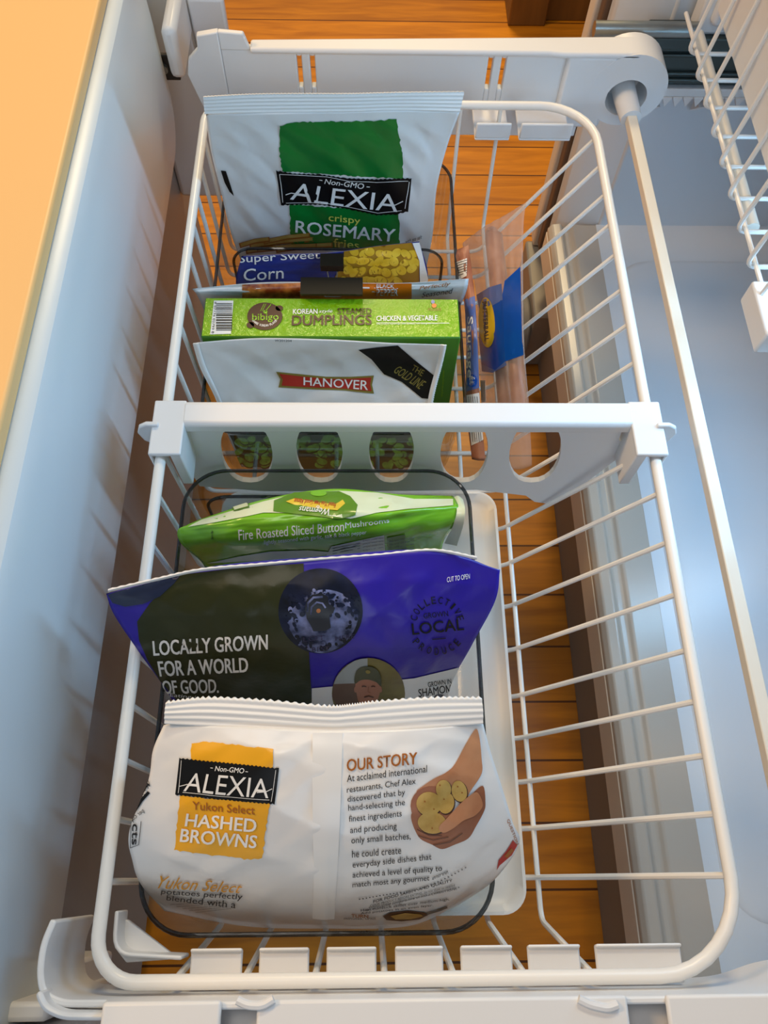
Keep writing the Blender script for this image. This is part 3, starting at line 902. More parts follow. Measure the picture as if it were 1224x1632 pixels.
# ================================================================== hash browns bag (nearest)
hb_rows = [
    [(262, 1452, .430), (390, 1476, .425), (520, 1480, .425), (650, 1476, .425), (732, 1442, .430)],
    [(225, 1410, .520), (370, 1453, .500), (520, 1463, .497), (660, 1455, .500), (786, 1404, .515)],
    [(211, 1372, .548), (360, 1390, .548), (520, 1396, .550), (680, 1388, .548), (827, 1346, .545)],
    [(206, 1325, .563), (365, 1340, .574), (520, 1345, .577), (680, 1335, .574), (817, 1310, .562)],
    [(236, 1245, .580), (375, 1270, .592), (520, 1275, .594), (675, 1265, .592), (797, 1245, .578)],
    [(244, 1195, .590), (385, 1205, .602), (520, 1208, .603), (660, 1203, .602), (781, 1195, .588)],
    [(262, 1153, .597), (395, 1160, .603), (520, 1165, .604), (650, 1163, .604), (770, 1153, .597)]]
hbb = Bag('hash_brown_bag', 'white frozen hash brown bag with amber panel, leaning in the nearest bin', 'bag of food', hb_rows, 0.105, (0, .35, -1), M['white_film'], seed=5, wr=0.0022, nu=84, nv=84)
top = [(264, 1120), (330, 1113), (420, 1117), (520, 1126), (560, 1124), (600, 1119), (690, 1113), (768, 1113)]
bot = [(262, 1154), (330, 1158), (420, 1163), (520, 1168), (560, 1167), (600, 1166), (690, 1160), (770, 1154)]
seal(hbb, 'crimped_seal', [[(x, y, .600) for x, y in bot], [(x, (y + y2) / 2, .604) for (x, y), (_, y2) in zip(bot, top)], [(x, y, .606) for x, y in top]], 4.5, M['white_seal'], amp=.00045, tooth=.0018, nteeth=58)
pr = Print(hbb)
pr.poly(rough_poly([(306, 1185), (330, 1182), (436, 1194), (434, 1232), (304, 1222)], 5, 1.2, 3), M['amber'], 0)
pr.poly(rough_poly([(287, 1268), (430, 1280), (418, 1366), (400, 1369), (278, 1354)], 5, 1.4, 4), M['amber'], 0)
pr.build('amber_panel', 'amber brush-painted panel')
pr = Print(hbb, 1)
pr.poly(zig((287, 1208), (444, 1224), 3.2, .9) + [(445, 1223)] + zig((438, 1281), (277, 1266), 3.2, .9), M['black'], 0)
for ln in ([(291, 1211), (286, 1263)], [(440, 1226), (433, 1277)], [(293, 1262), (430, 1274)]): pr.line(ln, .8, M['white_ink'], 2)
pr.text('Non-GMO', quad(344, 1228, 390, 1232, 8), M['white_ink'], 2, .01, .25)
pr.line([(337, 1223), (341, 1223.5)], 1, M['white_ink'], 2); pr.line([(392, 1229), (396, 1229.5)], 1, M['white_ink'], 2)
pr.text('ALEXIA', [(294, 1260), (428, 1271), (430, 1241), (302, 1230)], M['white_ink'], 2, 0)
pr.line([(288, 1252), (300, 1249), (318, 1251)], 1.2, M['white_ink'], 2); pr.line([(410, 1262), (424, 1261), (434, 1256)], 1.2, M['white_ink'], 2)
pr.build('brand_banner', 'black banner with white lettering')
pr = Print(hbb, 1)
pr.text('Yukon Select', quad(308, 1289, 407, 1297, 13), M['rust'], 1, .012)
pr.text('HASHED', [(296, 1315), (408, 1325), (410, 1304), (299, 1295)], M['white_ink'], 1, .022)
pr.text('BROWNS', [(288, 1340), (408, 1350), (411, 1330), (291, 1319)], M['white_ink'], 1, .022)
pr.build('title_lettering')
pr = Print(hbb, 1)
pr.text('Yukon Select', [(252, 1413), (385, 1421), (388, 1405), (256, 1393)], M['orange_ink'], 1, -.002, .35)
pr.text('potatoes perfectly', [(257, 1424), (386, 1434), (388, 1422), (259, 1414)], M['text'], 1, .003)
pr.text('blended with a', [(266, 1432), (376, 1445), (377, 1434), (267, 1424)], M['text'], 1, .003)
pr.build('description_lettering')
pr = Print(hbb)
pr.text('OUR STORY', [(553, 1229), (664, 1217), (664, 1199), (553, 1210)], M['rust'], 1, .02)
story = [('At acclaimed international', 553, 1246, 680, 1230, 11), ('restaurants, Chef Alex', 553, 1264, 662, 1250, 11), ('discovered that by', 554, 1280, 645, 1269, 12), ('hand-selecting the', 555, 1294, 645, 1285, 12),
         ('finest ingredients', 556, 1312, 640, 1303, 13), ('and producing', 558, 1330, 632, 1323, 13), ('only small batches,', 560, 1346, 654, 1339, 13), ('he could create', 561, 1365, 639, 1359, 11),
         ('everyday side dishes that', 562, 1384, 687, 1371, 12), ('achieved a level of quality to', 562, 1400, 704, 1389, 12), ('match most any gourmet', 562, 1415, 684, 1404, 11)]
for t, x0, y0, x1, y1, h in story:
    pr.text(t, quad(x0, y0, x1, y1, h), M['text'], 1, .004)
pr.text('entree.', quad(688, 1401, 714, 1390, 6, 2), M['text'], 1)
pr.build('story_lettering')
pr = Print(hbb)
for k in range(32):
    t = k / 31
    pr.poly([(573 + t * 168 + dx, 1431 - 4 * math.sin(t * 6) * (t < .4) - 50 * t ** 2.0 + dy) for dx, dy in ((-1.2, -.7), (1.2, -.7), (1.2, .7), (-1.2, .7))], M['text'], 1)
pr.build('dotted_line')
pr = Print(hbb)
fine = [('FOR FOOD SAFETY AND QUALITY', 595, 1438, 720, 1404, 5, .02), ('COOK PRODUCT BEFORE EATING, do not thaw as needed', 590, 1444, 724, 1411, 4, 0), ('follow these cooking instructions. DIRECTIONS', 588, 1447, 728, 1417, 4, 0), ('to an internal temperature of 165 as measured by a', 584, 1451, 732, 1414, 4, 0),
        ('Heat nonstick skillet over medium-high.', 575, 1452, 716, 1434, 5, .01), ('Add potatoes in an even layer.', 575, 1456, 690, 1443, 4, .01), ('TURN', 560, 1460, 587, 1461, 5, .02), ('minutes, until', 548, 1464, 598, 1464, 4, 0)]
for t, x0, y0, x1, y1, h, bo in fine[:6]: pr.text(t, quad(x0, y0, x1, y1, h), M['text'], 1, bo)
pr.build('instruction_lettering')
pr = Print(hbb)
for t, x0, y0, x1, y1, h, bo in fine[6:]: pr.text(t, quad(x0, y0, x1, y1, h), M['rust'] if t == 'TURN' else M['text'], 1, bo)
pr.build('turn_lettering')
pr = Print(hbb)
for q in range(5):
    pr.text('skillet potatoes thermometer directions serving', [(272 + q * 10, 1441 + q * 3.2), (345 + q * 6, 1437 + q * 2.5), (345 + q * 6, 1434.5 + q * 2.5), (272 + q * 10, 1438.5 + q * 3.2)], M['grey_ink'], 1)
pr.build('fine_print')
pr = Print(hbb)
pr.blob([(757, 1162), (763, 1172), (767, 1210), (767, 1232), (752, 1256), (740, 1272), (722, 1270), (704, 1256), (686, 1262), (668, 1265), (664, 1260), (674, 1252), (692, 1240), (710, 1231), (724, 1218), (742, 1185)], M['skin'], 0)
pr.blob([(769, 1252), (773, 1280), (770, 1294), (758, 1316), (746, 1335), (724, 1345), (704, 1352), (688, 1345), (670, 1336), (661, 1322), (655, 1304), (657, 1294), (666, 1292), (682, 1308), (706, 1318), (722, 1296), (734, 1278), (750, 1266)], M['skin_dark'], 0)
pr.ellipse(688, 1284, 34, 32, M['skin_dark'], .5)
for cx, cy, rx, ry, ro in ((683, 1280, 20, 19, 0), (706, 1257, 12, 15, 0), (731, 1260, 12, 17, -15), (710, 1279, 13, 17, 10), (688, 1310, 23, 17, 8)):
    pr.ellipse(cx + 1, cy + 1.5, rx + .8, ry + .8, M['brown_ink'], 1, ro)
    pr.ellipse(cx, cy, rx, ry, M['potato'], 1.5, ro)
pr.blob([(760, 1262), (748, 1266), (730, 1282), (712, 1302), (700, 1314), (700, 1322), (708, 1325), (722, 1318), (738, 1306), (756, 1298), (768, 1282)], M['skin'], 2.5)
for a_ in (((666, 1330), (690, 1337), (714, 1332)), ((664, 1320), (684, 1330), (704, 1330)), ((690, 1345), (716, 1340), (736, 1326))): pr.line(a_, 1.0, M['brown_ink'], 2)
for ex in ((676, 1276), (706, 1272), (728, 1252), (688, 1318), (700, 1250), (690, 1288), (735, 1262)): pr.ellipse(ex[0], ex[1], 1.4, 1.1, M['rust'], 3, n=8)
pr.build('hands_and_potatoes_picture')
pr = Print(hbb)
pr.poly([(610, 1459), (622, 1453), (650, 1450), (676, 1453), (682, 1457), (668, 1464), (640, 1467), (616, 1465)], M['brown_ink'], 0)
pr.poly([(622, 1458), (645, 1453), (670, 1455), (674, 1458), (655, 1463), (630, 1463)], M['potato'], 1)
pr.line([(680, 1455), (700, 1449), (712, 1444)], 2.5, M['grey_ink'], 1)
pr.build('skillet_picture')
pr = Print(hbb)     # gusset print at the left edge and right edge
pr.line([(238, 1262), (226, 1275), (214, 1294)], 5, M['black'], 0)
pr.line([(237, 1250), (228, 1262), (222, 1272)], 2, M['black'], 0)
pr.text('Nutrition', [(236.5, 1241), (219, 1273), (224, 1278), (240, 1252)], M['text'], 1, .02)
pr.text('cts', [(212, 1312), (211, 1345), (219, 1345), (221, 1313)], M['text'], 1, .03)
pr.line([(226, 1308), (222, 1345), (208.5, 1350)], 1, M['text'], 1); pr.line([(210, 1312), (208.5, 1350)], .8, M['text'], 1)
pr.text('per cup', [(232, 1295), (211, 1312), (208, 1304), (229, 1289)], M['text'], 1)
pr.build('side_gusset_lettering')
pr = Print(hbb)
pr.text('QUESTION', [(806, 1306), (822, 1346), (826, 1343), (811, 1304)], M['rust'], 1, .01)
pr.poly([(817, 1338), (824, 1346), (815, 1362), (796, 1378), (791, 1386), (794, 1370), (806, 1356)], M['hanover_red'], 0)
pr.poly([(814, 1350), (818, 1354), (808, 1366), (803, 1363)], M['rust'], 1)
pr.build('side_gusset_lettering')
# centre fin seam down the back panel
fs = [[(498, 1464, .5032), (516, 1466, .5034), (533, 1465, .5032)], [(500, 1396, .5525), (519, 1397, .5530), (537, 1396, .5525)], [(499, 1345, .5790), (520, 1345, .5795), (540, 1345, .5790)], [(498, 1275, .5955), (520, 1275, .5960), (543, 1275, .5955)], [(498, 1208, .6038), (521, 1208, .6040), (545, 1208, .6038)], [(498, 1168, .6050), (522, 1168, .6052), (546, 1168, .6050)]]
seal(hbb, 'fin_seam', fs, 0, M['white_seal'], amp=0, tooth=0, nu=8, nv=60, th=.0006)

# ================================================================== blueberry bag
bb_rows = [
    [(305, 1185, .425), (400, 1195, .425), (510, 1196, .425), (620, 1194, .425), (700, 1180, .425)],
    [(272, 1112, .490), (390, 1120, .495), (505, 1120, .500), (620, 1118, .495), (716, 1098, .485)],
    [(222, 1040, .553), (370, 1048, .560), (510, 1048, .563), (640, 1046, .560), (751, 1030, .548)],
    [(182, 980, .580), (350, 975, .592), (510, 972, .597), (650, 965, .592), (789, 958, .580)],
    [(169, 946, .594), (320, 911, .602), (500, 895, .606), (690, 880, .606), (797, 908, .595)]]
bbb = Bag('blueberry_bag', 'violet and dark green blueberry bag standing behind the hash brown bag', 'bag of food', bb_rows, 0.05, (0, .8, -.4), M['violet'], seed=9, wr=.0022, nu=80, nv=72)
tops = [(172, 942), (250, 924), (320, 909), (410, 901), (500, 893), (600, 886), (690, 878), (760, 890)]
seal(bbb, 'top_edge', [[(x, y + 2, .6045) for x, y in tops], [(x, y - 1, .607) for x, y in tops], [(x, y - 3, .607) for x, y in tops]], 0, M['white_seal'], amp=0, tooth=.0006, nteeth=40, nv=5, th=.0008)
pr = Print(bbb)
lft = [(286, 916), (380, 905), (484, 898), (486, 960), (492, 1030), (497, 1112), (497, 1140), (300, 1140), (276, 1108), (256, 1085), (236, 1052), (222, 1020), (219, 990), (240, 960)]
pr.poly(lft, M['forest'], 0)
pr.build('forest_green_panel', 'dark forest green half of the bag')
pr = Print(bbb)
pr.poly([(172, 947), (200, 936), (250, 924), (290, 914), (278, 930), (256, 950), (228, 962), (200, 966), (180, 960)], M['dark_navy'], 1)
pr.build('dark_corner_print')
pr = Print(bbb)
pr.poly([(497, 1096), (560, 1090), (660, 1080), (735, 1062), (720, 1090), (712, 1112), (700, 1150), (497, 1150)], M['white_film'], 0)
pr.build('white_band')
pr = Print(bbb, 1)
pr.ellipse(511, 973, 67, 67, M['berry'], 0, n=48)
pr.blob([(458, 985), (468, 1012), (492, 1034), (520, 1038), (548, 1024), (566, 1000), (570, 972), (552, 950), (524, 940), (496, 944), (474, 962)], M['berry_bloom'], 1)
rng = random.Random(12)
for k in range(90):
    a = rng.uniform(0, 6.283); rr = rng.uniform(.72, 1.12)
    x, y = 513 + 55 * rr * math.cos(a), 988 + 47 * rr * math.sin(a)
    if (x - 511) ** 2 + (y - 973) ** 2 > 62 ** 2: continue
    pr.ellipse(x, y, rng.uniform(2, 5.5), rng.uniform(1.5, 4), M['berry'] if rng.random() < .7 else M['berry_bloom'], 2 + (k % 3) * .3, rng.uniform(0, 180), 9, 20)
for k in range(60):
    x, y = rng.uniform(456, 570), rng.uniform(946, 980)
    if (x - 511) ** 2 + (y - 973) ** 2 > 60 ** 2: continue
    pr.ellipse(x, y, rng.uniform(2, 6), rng.uniform(1.5, 4), M['berry'], 2 + (k % 3) * .3, rng.uniform(0, 180), 9, 20)
pr.poly([(487, 968), (490, 955), (498, 948), (512, 945), (522, 951), (524, 962), (534, 968), (531, 976), (525, 979), (527, 998), (519, 1003), (500, 1004), (496, 995), (489, 984)], M['berry_dark'], 3)
pr.line([(490, 974), (492, 960), (500, 952), (514, 951)], 3.2, M['berry_bloom'], 3.3)
pr.line([(496, 978), (497, 966), (505, 959), (514, 961), (519, 968)], 2.6, M['berry_bloom'], 3.3)
pr.ellipse(508, 972, 3.4, 3.4, M['rust'], 3.6, n=12)
pr.text('LOT', quad(484, 1020, 518, 1017, 7), M['violet_ink'], 3.5); pr.text('HERE', quad(534, 1019, 566, 1015, 7), M['violet_ink'], 3); pr.text('BEST', quad(498, 1036, 525, 1034, 7), M['violet_ink'], 3)
pr.build('blueberry_picture')
pr = Print(bbb, 1)
pr.text('LOCALLY GROWN', [(246, 1043), (427, 1033), (427, 1010), (244, 1020)], M['white_ink'], 1, .022)
pr.text('FOR A WORLD', [(256, 1076), (396, 1069), (395, 1046), (252, 1052)], M['white_ink'], 1, .022)
pr.text('OF GOOD.', [(262, 1104), (349, 1102), (348, 1080), (258, 1083)], M['white_ink'], 1, .022)
pr.text('Eating is', [(272, 1110), (318, 1114), (318, 1107), (270, 1102)], M['white_ink'], 1, 0, .2)
pr.build('slogan_lettering')
pr = Print(bbb)
pr.text('GROWN', [(675, 985), (714, 981), (713, 973), (674, 977)], M['black'], 1, .006)
pr.text('LOCAL', [(657, 1011), (739, 1003), (737, 985), (655, 993)], M['black'], 1, .015)
pr.line([(688, 1018), (710, 1016)], 1.6, M['black'], 1)
pr.arc('COLLECTIVE', 696, 994, 38, 165, 15, 11, M['black'], 1, .006)
pr.arc('PRODUCE', 696, 994, 43, 220, 318, 11, M['black'], 1, .006, inward=True)
pr.build('stamp_lettering')
pr = Print(bbb)
pr.text('CUT TO OPEN', [(712, 928), (748, 922), (748, 914), (712, 920)], M['white_ink'], 1)
pr.build('opening_lettering')
pr = Print(bbb)
pr.text('GROWN IN', [(682, 1094), (719, 1088), (718, 1080), (681, 1086)], M['black'], 1, .01)
pr.text('SHAMONG', [(667, 1110), (728, 1100), (727, 1088), (666, 1097)], M['black'], 1, .01)
pr.ellipse(700, 1110, 9, 5, M['dark_navy'], 1)
pr.build('origin_lettering')
pr = Print(bbb, 1)
pr.ellipse(587, 1104, 58, 57, M['photo_hill'], 0, n=40)
pr.poly([(532, 1088), (537, 1076), (545, 1066), (555, 1057), (565, 1051), (575, 1048), (586, 1047), (586, 1086)], M['photo_sky'], 1)
pr.poly([(529, 1108), (532, 1088), (586, 1086), (580, 1120), (570, 1150), (540, 1130)], M['photo_ground'], 1)
pr.blob([(550, 1140), (560, 1124), (586, 1118), (612, 1122), (626, 1140)], M['text'], 1.5)
pr.blob([(566, 1092), (569, 1080), (586, 1076), (602, 1082), (606, 1094), (603, 1108), (598, 1120), (588, 1126), (579, 1124), (571, 1114), (568, 1102)], M['face'], 2)
pr.ellipse(566.5, 1096, 2.6, 5, M['face'], 2); pr.ellipse(606.5, 1096, 2.4, 5, M['face'], 2)
pr.blob([(565, 1086), (567, 1068), (578, 1060), (594, 1060), (604, 1068), (608, 1080), (607, 1090), (600, 1084), (586, 1080), (574, 1081)], M['cap'], 3)
for a_ in (((576, 1091), (579, 1090), (583, 1091)), ((591, 1091), (595, 1090), (598, 1091))): pr.line(a_, 1.6, M['brown_ink'], 3.5)
pr.line([(587, 1091), (586, 1099), (590, 1101)], 1.1, M['skin_dark'], 3.5); pr.line([(580, 1108), (587, 1106), (595, 1108)], 1.8, M['brown_ink'], 3.5)
pr.ellipse(586, 1067, 4, 3, M['olive_gold'], 4, n=10)
pr.build('farmer_photograph', 'round photograph of a man in a cap')

# ================================================================== mushroom bag
mu_rows = [
    [(335, 925, .430), (430, 930, .430), (520, 930, .430), (620, 925, .430), (700, 912, .430)],
    [(322, 897, .470), (420, 896, .475), (520, 892, .480), (620, 886, .478), (706, 866, .475)],
    [(290, 868, .518), (400, 868, .527), (520, 864, .532), (630, 856, .528), (722, 838, .520)],
    [(283, 846, .530), (395, 838, .545), (515, 830, .551), (630, 822, .546), (730, 810, .530)],
    [(299, 836, .530), (400, 815, .545), (510, 806, .548), (630, 803, .542), (728, 800, .525)],
    [(320, 827, .525), (420, 796, .533), (530, 779, .533), (640, 788, .528), (722, 790, .512)]]
mub = Bag('mushroom_bag', 'lime green mushroom bag folded over behind the blueberry bag', 'bag of food', mu_rows, 0.055, (0, .35, -1), M['lime_film'], seed=14, wr=.003, nu=80, nv=80)
pr = Print(mub)
pr.poly([(300, 840), (360, 830), (420, 818), (470, 818), (512, 822), (560, 826), (600, 818), (650, 812), (722, 806), (722, 796), (660, 796), (600, 786), (540, 783), (480, 786), (420, 800), (360, 818), (322, 829)], M['pale_film'], 0, 7)
pr.poly([(330, 897), (380, 886), (430, 878), (490, 876), (540, 880), (500, 886), (420, 892)], M['pale_film'], 0, 7)
pr.build('pale_band', 'pale translucent green band')
pr = Print(mub, 1)
pr.poly([(437, 799), (470, 786), (540, 784), (558, 792), (570, 806), (566, 821), (540, 827), (490, 822), (436, 816)], M['leaf'], 0, 7)
pr.poly([(456, 801), (470, 796), (505, 802), (535, 805), (546, 798), (550, 804), (538, 815), (505, 812), (470, 806)], M['gold'], 1, 6)
pr.text('Food You Feel Good About', [(536, 803), (470, 796), (468, 803), (534, 811)], M['hanover_red'], 2, .01)
pr.text('Wegmans', [(527, 809), (478, 807), (476, 818), (524, 823)], M['white_ink'], 2, .005, .2)
pr.ellipse(508, 788, 13, 4.5, M['lime_film'], 1)
pr.build('brand_badge', 'green badge with yellow ribbon printed upside down')
pr = Print(mub)
pr.text('Fire Roasted Sliced Button', [(381, 860), (548, 846), (548, 831), (380, 844)], M['white_ink'], 1, .006)
pr.text('Mushrooms', [(550, 842), (620, 833), (619, 824), (550, 832)], M['white_ink'], 1, .006)
pr.text('lightly seasoned with garlic, salt & black pepper', [(421, 868), (584, 852), (584, 844), (421, 860)], M['white_ink'], 1)
pr.poly([(528, 870), (612, 852), (614, 880), (560, 886), (520, 884)], M['pale_film'], 0)
for k in range(4): pr.text('serving per container calories', [(578, 862 + k * 5), (611, 857 + k * 5), (611, 854.5 + k * 5), (578, 859.5 + k * 5)], M['text'], 1)
for k in range(3): pr.line([(530, 873 + k * 4), (574, 864 + k * 4)], .8, M['text'], 1)
pr.poly([(617, 856), (645, 851), (648, 876), (620, 880)], M['leaf'], 0)
for k in range(4): pr.text('We only use the best', [(620, 864 + k * 5), (660, 857 + k * 5), (660, 853.5 + k * 5), (620, 860.5 + k * 5)], M['text'], 1)
pr.text('Best By:', [(341, 858), (341, 845), (337, 845), (337, 858)], M['text'], 1, .01)
pr.poly([(370, 808), (396, 800), (398, 810), (373, 816)], M['leaf'], 1); pr.poly([(372, 809.5), (394.5, 802), (396, 808.5), (374.5, 814.5)], M['pale_film'], 2)
pr.build('product_lettering')
seal(mub, 'side_seal', [[(708, 866, .480), (718, 868, .484), (728, 870, .486)], [(722, 838, .521), (730, 838, .522), (738, 838, .523)], [(728, 812, .531), (736, 812, .532), (741, 812, .533)], [(722, 793, .514), (730, 790, .516), (738, 796, .517)]], 0, M['pale_film'], amp=0, tooth=0, nu=10, nv=40, th=.0008, label='pale crimped end of the bag')

# ================================================================== rosemary fries bag (far end)
ro_rows = [
    [(388, 425, .420), (460, 428, .420), (540, 430, .420), (610, 430, .420), (680, 425, .420)],
    [(368, 372, .482), (450, 384, .478), (540, 387, .478), (620, 385, .478), (690, 370, .482)],
    [(352, 305, .545), (440, 315, .542), (540, 318, .540), (630, 314, .542), (696, 300, .548)],
    [(336, 240, .598), (430, 245, .596), (540, 246, .595), (640, 242, .596), (713, 232, .600)],
    [(328, 182, .640), (430, 180, .641), (540, 178, .641), (640, 176, .641), (733, 178, .640)]]
rob = Bag('rosemary_fries_bag', 'white bag of fries with green painted panel at the far end', 'bag of food', ro_rows, 0.07, (0, 1, -.1), M['white_film'], seed=22, wr=.0028, nu=80, nv=80)
st = [(326, 182), (400, 180), (480, 179), (560, 178), (640, 176), (733, 178)]
st2 = [(324, 155), (400, 151), (480, 150), (560, 150), (640, 148), (740, 147)]
seal(rob, 'crimped_seal', [[(x, y, .641) for x, y in st], [(x, y, .657) for x, y in st2]], 5, M['white_seal'], amp=.0004, tooth=.0012, nteeth=70)
pr = Print(rob)
pr.poly(rough_poly([(446, 200), (470, 194), (520, 193), (600, 192), (632, 189), (640, 240), (643, 285), (450, 272), (445, 240)], 4, 1.3, 8), M['green'], 0)
pr.poly(rough_poly([(462, 325), (634, 338), (637, 360), (636, 396), (464, 396)], 4, 1.2, 9), M['green'], 0)
pr.build('green_panel', 'green brush-painted panel')
pr = Print(rob, 1)
tb_ = [(440, 271), (470, 276), (510, 277), (550, 283), (600, 285), (656, 283)]
bb_ = [(650, 336), (630, 341), (600, 342), (560, 333), (510, 325), (480, 325), (448, 326)]
tz = []
for a, b in zip(tb_[:-1], tb_[1:]): tz += zig(a, b, 3.5, .8)
bz = []
for a, b in zip(bb_[:-1], bb_[1:]): bz += zig(a, b, 3.5, .8)
pr.poly(tz + [(656, 283)] + bz + [(448, 326)], M['black'], 0)
pr.line([(446, 276), (451, 321)], 1, M['white_ink'], 2); pr.line([(652, 288), (645, 331)], 1, M['white_ink'], 2)
pr.line([(446, 276), (520, 280), (556, 287), (600, 289), (650, 287)], .8, M['white_ink'], 2); pr.line([(456, 322), (510, 321), (560, 329), (602, 338), (640, 334)], .8, M['white_ink'], 2)
pr.text('Non-GMO', [(517, 291), (580, 300), (580, 291), (517, 283)], M['white_ink'], 2, .012, .25)
pr.line([(509, 285), (514, 286)], 1.2, M['white_ink'], 2); pr.line([(584, 296), (589, 296.5)], 1.2, M['white_ink'], 2)
pr.text('ALEXIA', [(462, 316), (633, 336), (636, 309), (468, 289)], M['white_ink'], 2, .003, 0, 1.5)
pr.line([(455, 309), (464, 306), (486, 308)], 1.4, M['white_ink'], 2); pr.line([(612, 325), (630, 325), (642, 319)], 1.4, M['white_ink'], 2)
pr.build('brand_banner', 'black banner with white lettering')
pr = Print(rob, 1)
pr.text('crispy', [(524, 354), (574, 359), (574, 346), (524, 340)], M['crispy'], 1, .01)
pr.text('ROSEMARY', [(471, 369), (628, 384), (630, 364), (472, 350)], M['white_ink'], 1, .02, 0, 1)
pr.text('fries', [(532, 392), (572, 396), (572, 383), (532, 378)], M['crispy'], 1, .01)
pr.text('with sea salt', [(646, 387), (672, 379), (672, 373), (646, 381)], M['text'], 1, 0, .3)
pr.build('product_lettering')
pr = Print(rob)
for i, (x0, y0, x1, y1) in enumerate(((398, 392, 500, 381), (420, 385, 494, 374), (392, 400, 470, 393), (440, 398, 530, 389), (382, 390, 430, 380), (410, 397, 505, 390))):
    pr.line([(x0, y0), ((x0 + x1) / 2, (y0 + y1) / 2 - 2), (x1, y1)], 8, M['rust'], i * .6)
    pr.line([(x0 + 2, y0 - 1), ((x0 + x1) / 2, (y0 + y1) / 2 - 3), (x1 - 2, y1 - 1)], 5, M['potato'], i * .6 + .3)
pr.build('fries_picture')
pr = Print(rob); pr.poly([(352, 271), (360, 272), (366, 290), (373, 312), (366, 305), (358, 290)], M['black'], 0); pr.build('side_gusset_print')

# ================================================================== corn bag
co_rows = [
    [(388, 498, .425), (450, 500, .425), (530, 497, .425), (610, 492, .425), (664, 485, .425)],
    [(376, 452, .488), (450, 451, .490), (530, 449, .490), (610, 446, .490), (682, 442, .488)],
    [(385, 408, .524), (450, 405, .525), (530, 402, .526), (600, 392, .528), (668, 385, .529)]]
cob = Bag('corn_bag', 'dark blue corn bag with yellow kernels, closed with a small black clip', 'bag of food', co_rows, 0.028, (0, .6, -.9), M['navy'], seed=31, wr=.0015, nu=64, nv=40)
pr = Print(cob)
pr.poly([(548, 400), (600, 391), (656, 386), (668, 415), (668, 455), (540, 458), (534, 440), (548, 420)], M['corn_gap'], 0)
rng = random.Random(4)
for k in range(34):
    x = 552 + (k % 9) * 13 + rng.uniform(-4, 4); y = 402 + (k // 9) * 14 + rng.uniform(-3, 3)
    if y < 402 - (x - 548) * .14: continue
    ra, rb, ro = rng.uniform(8, 11), rng.uniform(5.5, 7.5), rng.uniform(-50, 50)
    pr.ellipse(x + .8, y + 1.2, ra + 1, rb + 1, M['corn_gap'], 1 + (k % 4) * .5, ro, 14)
    pr.ellipse(x, y, ra, rb, M['corn'], 1.25 + (k % 4) * .5, ro, 14)
pr.build('corn_picture')
pr = Print(cob); pr.poly([(657, 386), (668, 385), (682, 442), (681, 455), (669, 455), (668, 415)], M['white_film'], 4); pr.build('white_edge')
pr = Print(cob)
pr.text('Super Sweet', [(381, 422), (510, 415), (510, 398), (380, 405)], M['white_ink'], 1, .006)
pr.text('Corn', [(388, 447), (452, 443), (452, 424), (389, 428)], M['white_ink'], 1, .006)
pr.build('product_lettering')

# ================================================================== wings bag
pe_rows = [
    [(335, 518, .430), (430, 521, .430), (530, 521, .430), (630, 519, .430), (722, 513, .430)],
    [(316, 474, .512), (430, 474, .512), (530, 474, .512), (640, 472, .512), (742, 468, .512)],
    [(306, 460, .525), (420, 450, .528), (530, 450, .529), (640, 451, .530), (747, 444, .534)]]
peb = Bag('seasoned_wings_bag', 'white and orange black pepper bag right behind the dumpling box, with a wide clip', 'bag of food', pe_rows, 0.018, (0, .6, -.9), M['white_film'], seed=41, wr=.001, nu=64, nv=40)
pr = Print(peb)
pr.poly([(386, 453), (478, 450.5), (478, 490), (386, 490)], M['wings'], 0); pr.build('wings_picture')
pr = Print(peb)
pr.poly([(478, 450.5), (578, 451), (656, 451), (656, 490), (478, 490)], M['orange'], 0)
pr.text('BLACK', [(600, 459), (628, 459), (628, 452), (600, 452)], M['white_ink'], 1, .01)
pr.text('PEPPER', [(600, 470), (634, 470), (634, 460), (600, 460)], M['white_ink'], 1, .02)
pr.text('Perfectly', [(668, 463), (718, 456), (718, 448), (668, 456)], M['rust'], 1, 0, .3)
pr.text('Seasoned', [(672, 473), (722, 466), (722, 458), (672, 465)], M['text'], 1, 0, .3)
pr.build('orange_band', 'orange band with flavour lettering')

# ================================================================== dumpling box
BX0, BX1, BY0, BY1, BZ0, BZ1 = -0.150, 0.0835, 0.441, 0.4855, 0.397, 0.535
dbx = thing('dumpling_box', 'lime green dumpling carton standing in the far bin', 'box', ((BX0 + BX1) / 2, (BY0 + BY1) / 2, BZ0))
mb = MB(); mb.box(BX0, BX1, BY0, BY1, BZ0, BZ1 - .0006)
mb.build('carton', M['box_green'], dbx, bevel=.0012)
class Flat:
    """a flat printed panel, measured like the bags"""
    def __init__(s, root, fn): s.root, s.fn = root, fn
    def on(s, pts, off): return np.array([s.fn(q[0], q[1], off) for q in pts])
topf = Flat(dbx, lambda px, py, off: P(px, py, z=BZ1 + off))
def q_(x, y): 
    return None
mb = MB(); mb.box(BX0 + .0008, BX1 - .0008, BY0 + .0008, BY1 - .0008, BZ1 - .0008, BZ1)
lid = mb.build('top_flap', M['lime'], dbx, bevel=.0004)
pr = Print(topf)
pr.poly([(341, 479), (372, 479), (368, 532), (335, 533)], M['white_ink'], 0)
rng = random.Random(2); y = 483.0
while y < 528:
    w = rng.choice((.8, 1.2, 1.8, 2.4)); pr.poly([(344.5, y), (370, y), (370, y + w), (344.2, y + w)], M['text'], 1); y += w + rng.choice((.9, 1.3, 1.8))
pr.text('8 07176 02793 8', [(342, 481), (337, 531), (341, 531), (345, 481)], M['text'], 1)
pr.build('barcode', 'white barcode patch', lid)
pr = Print(topf)
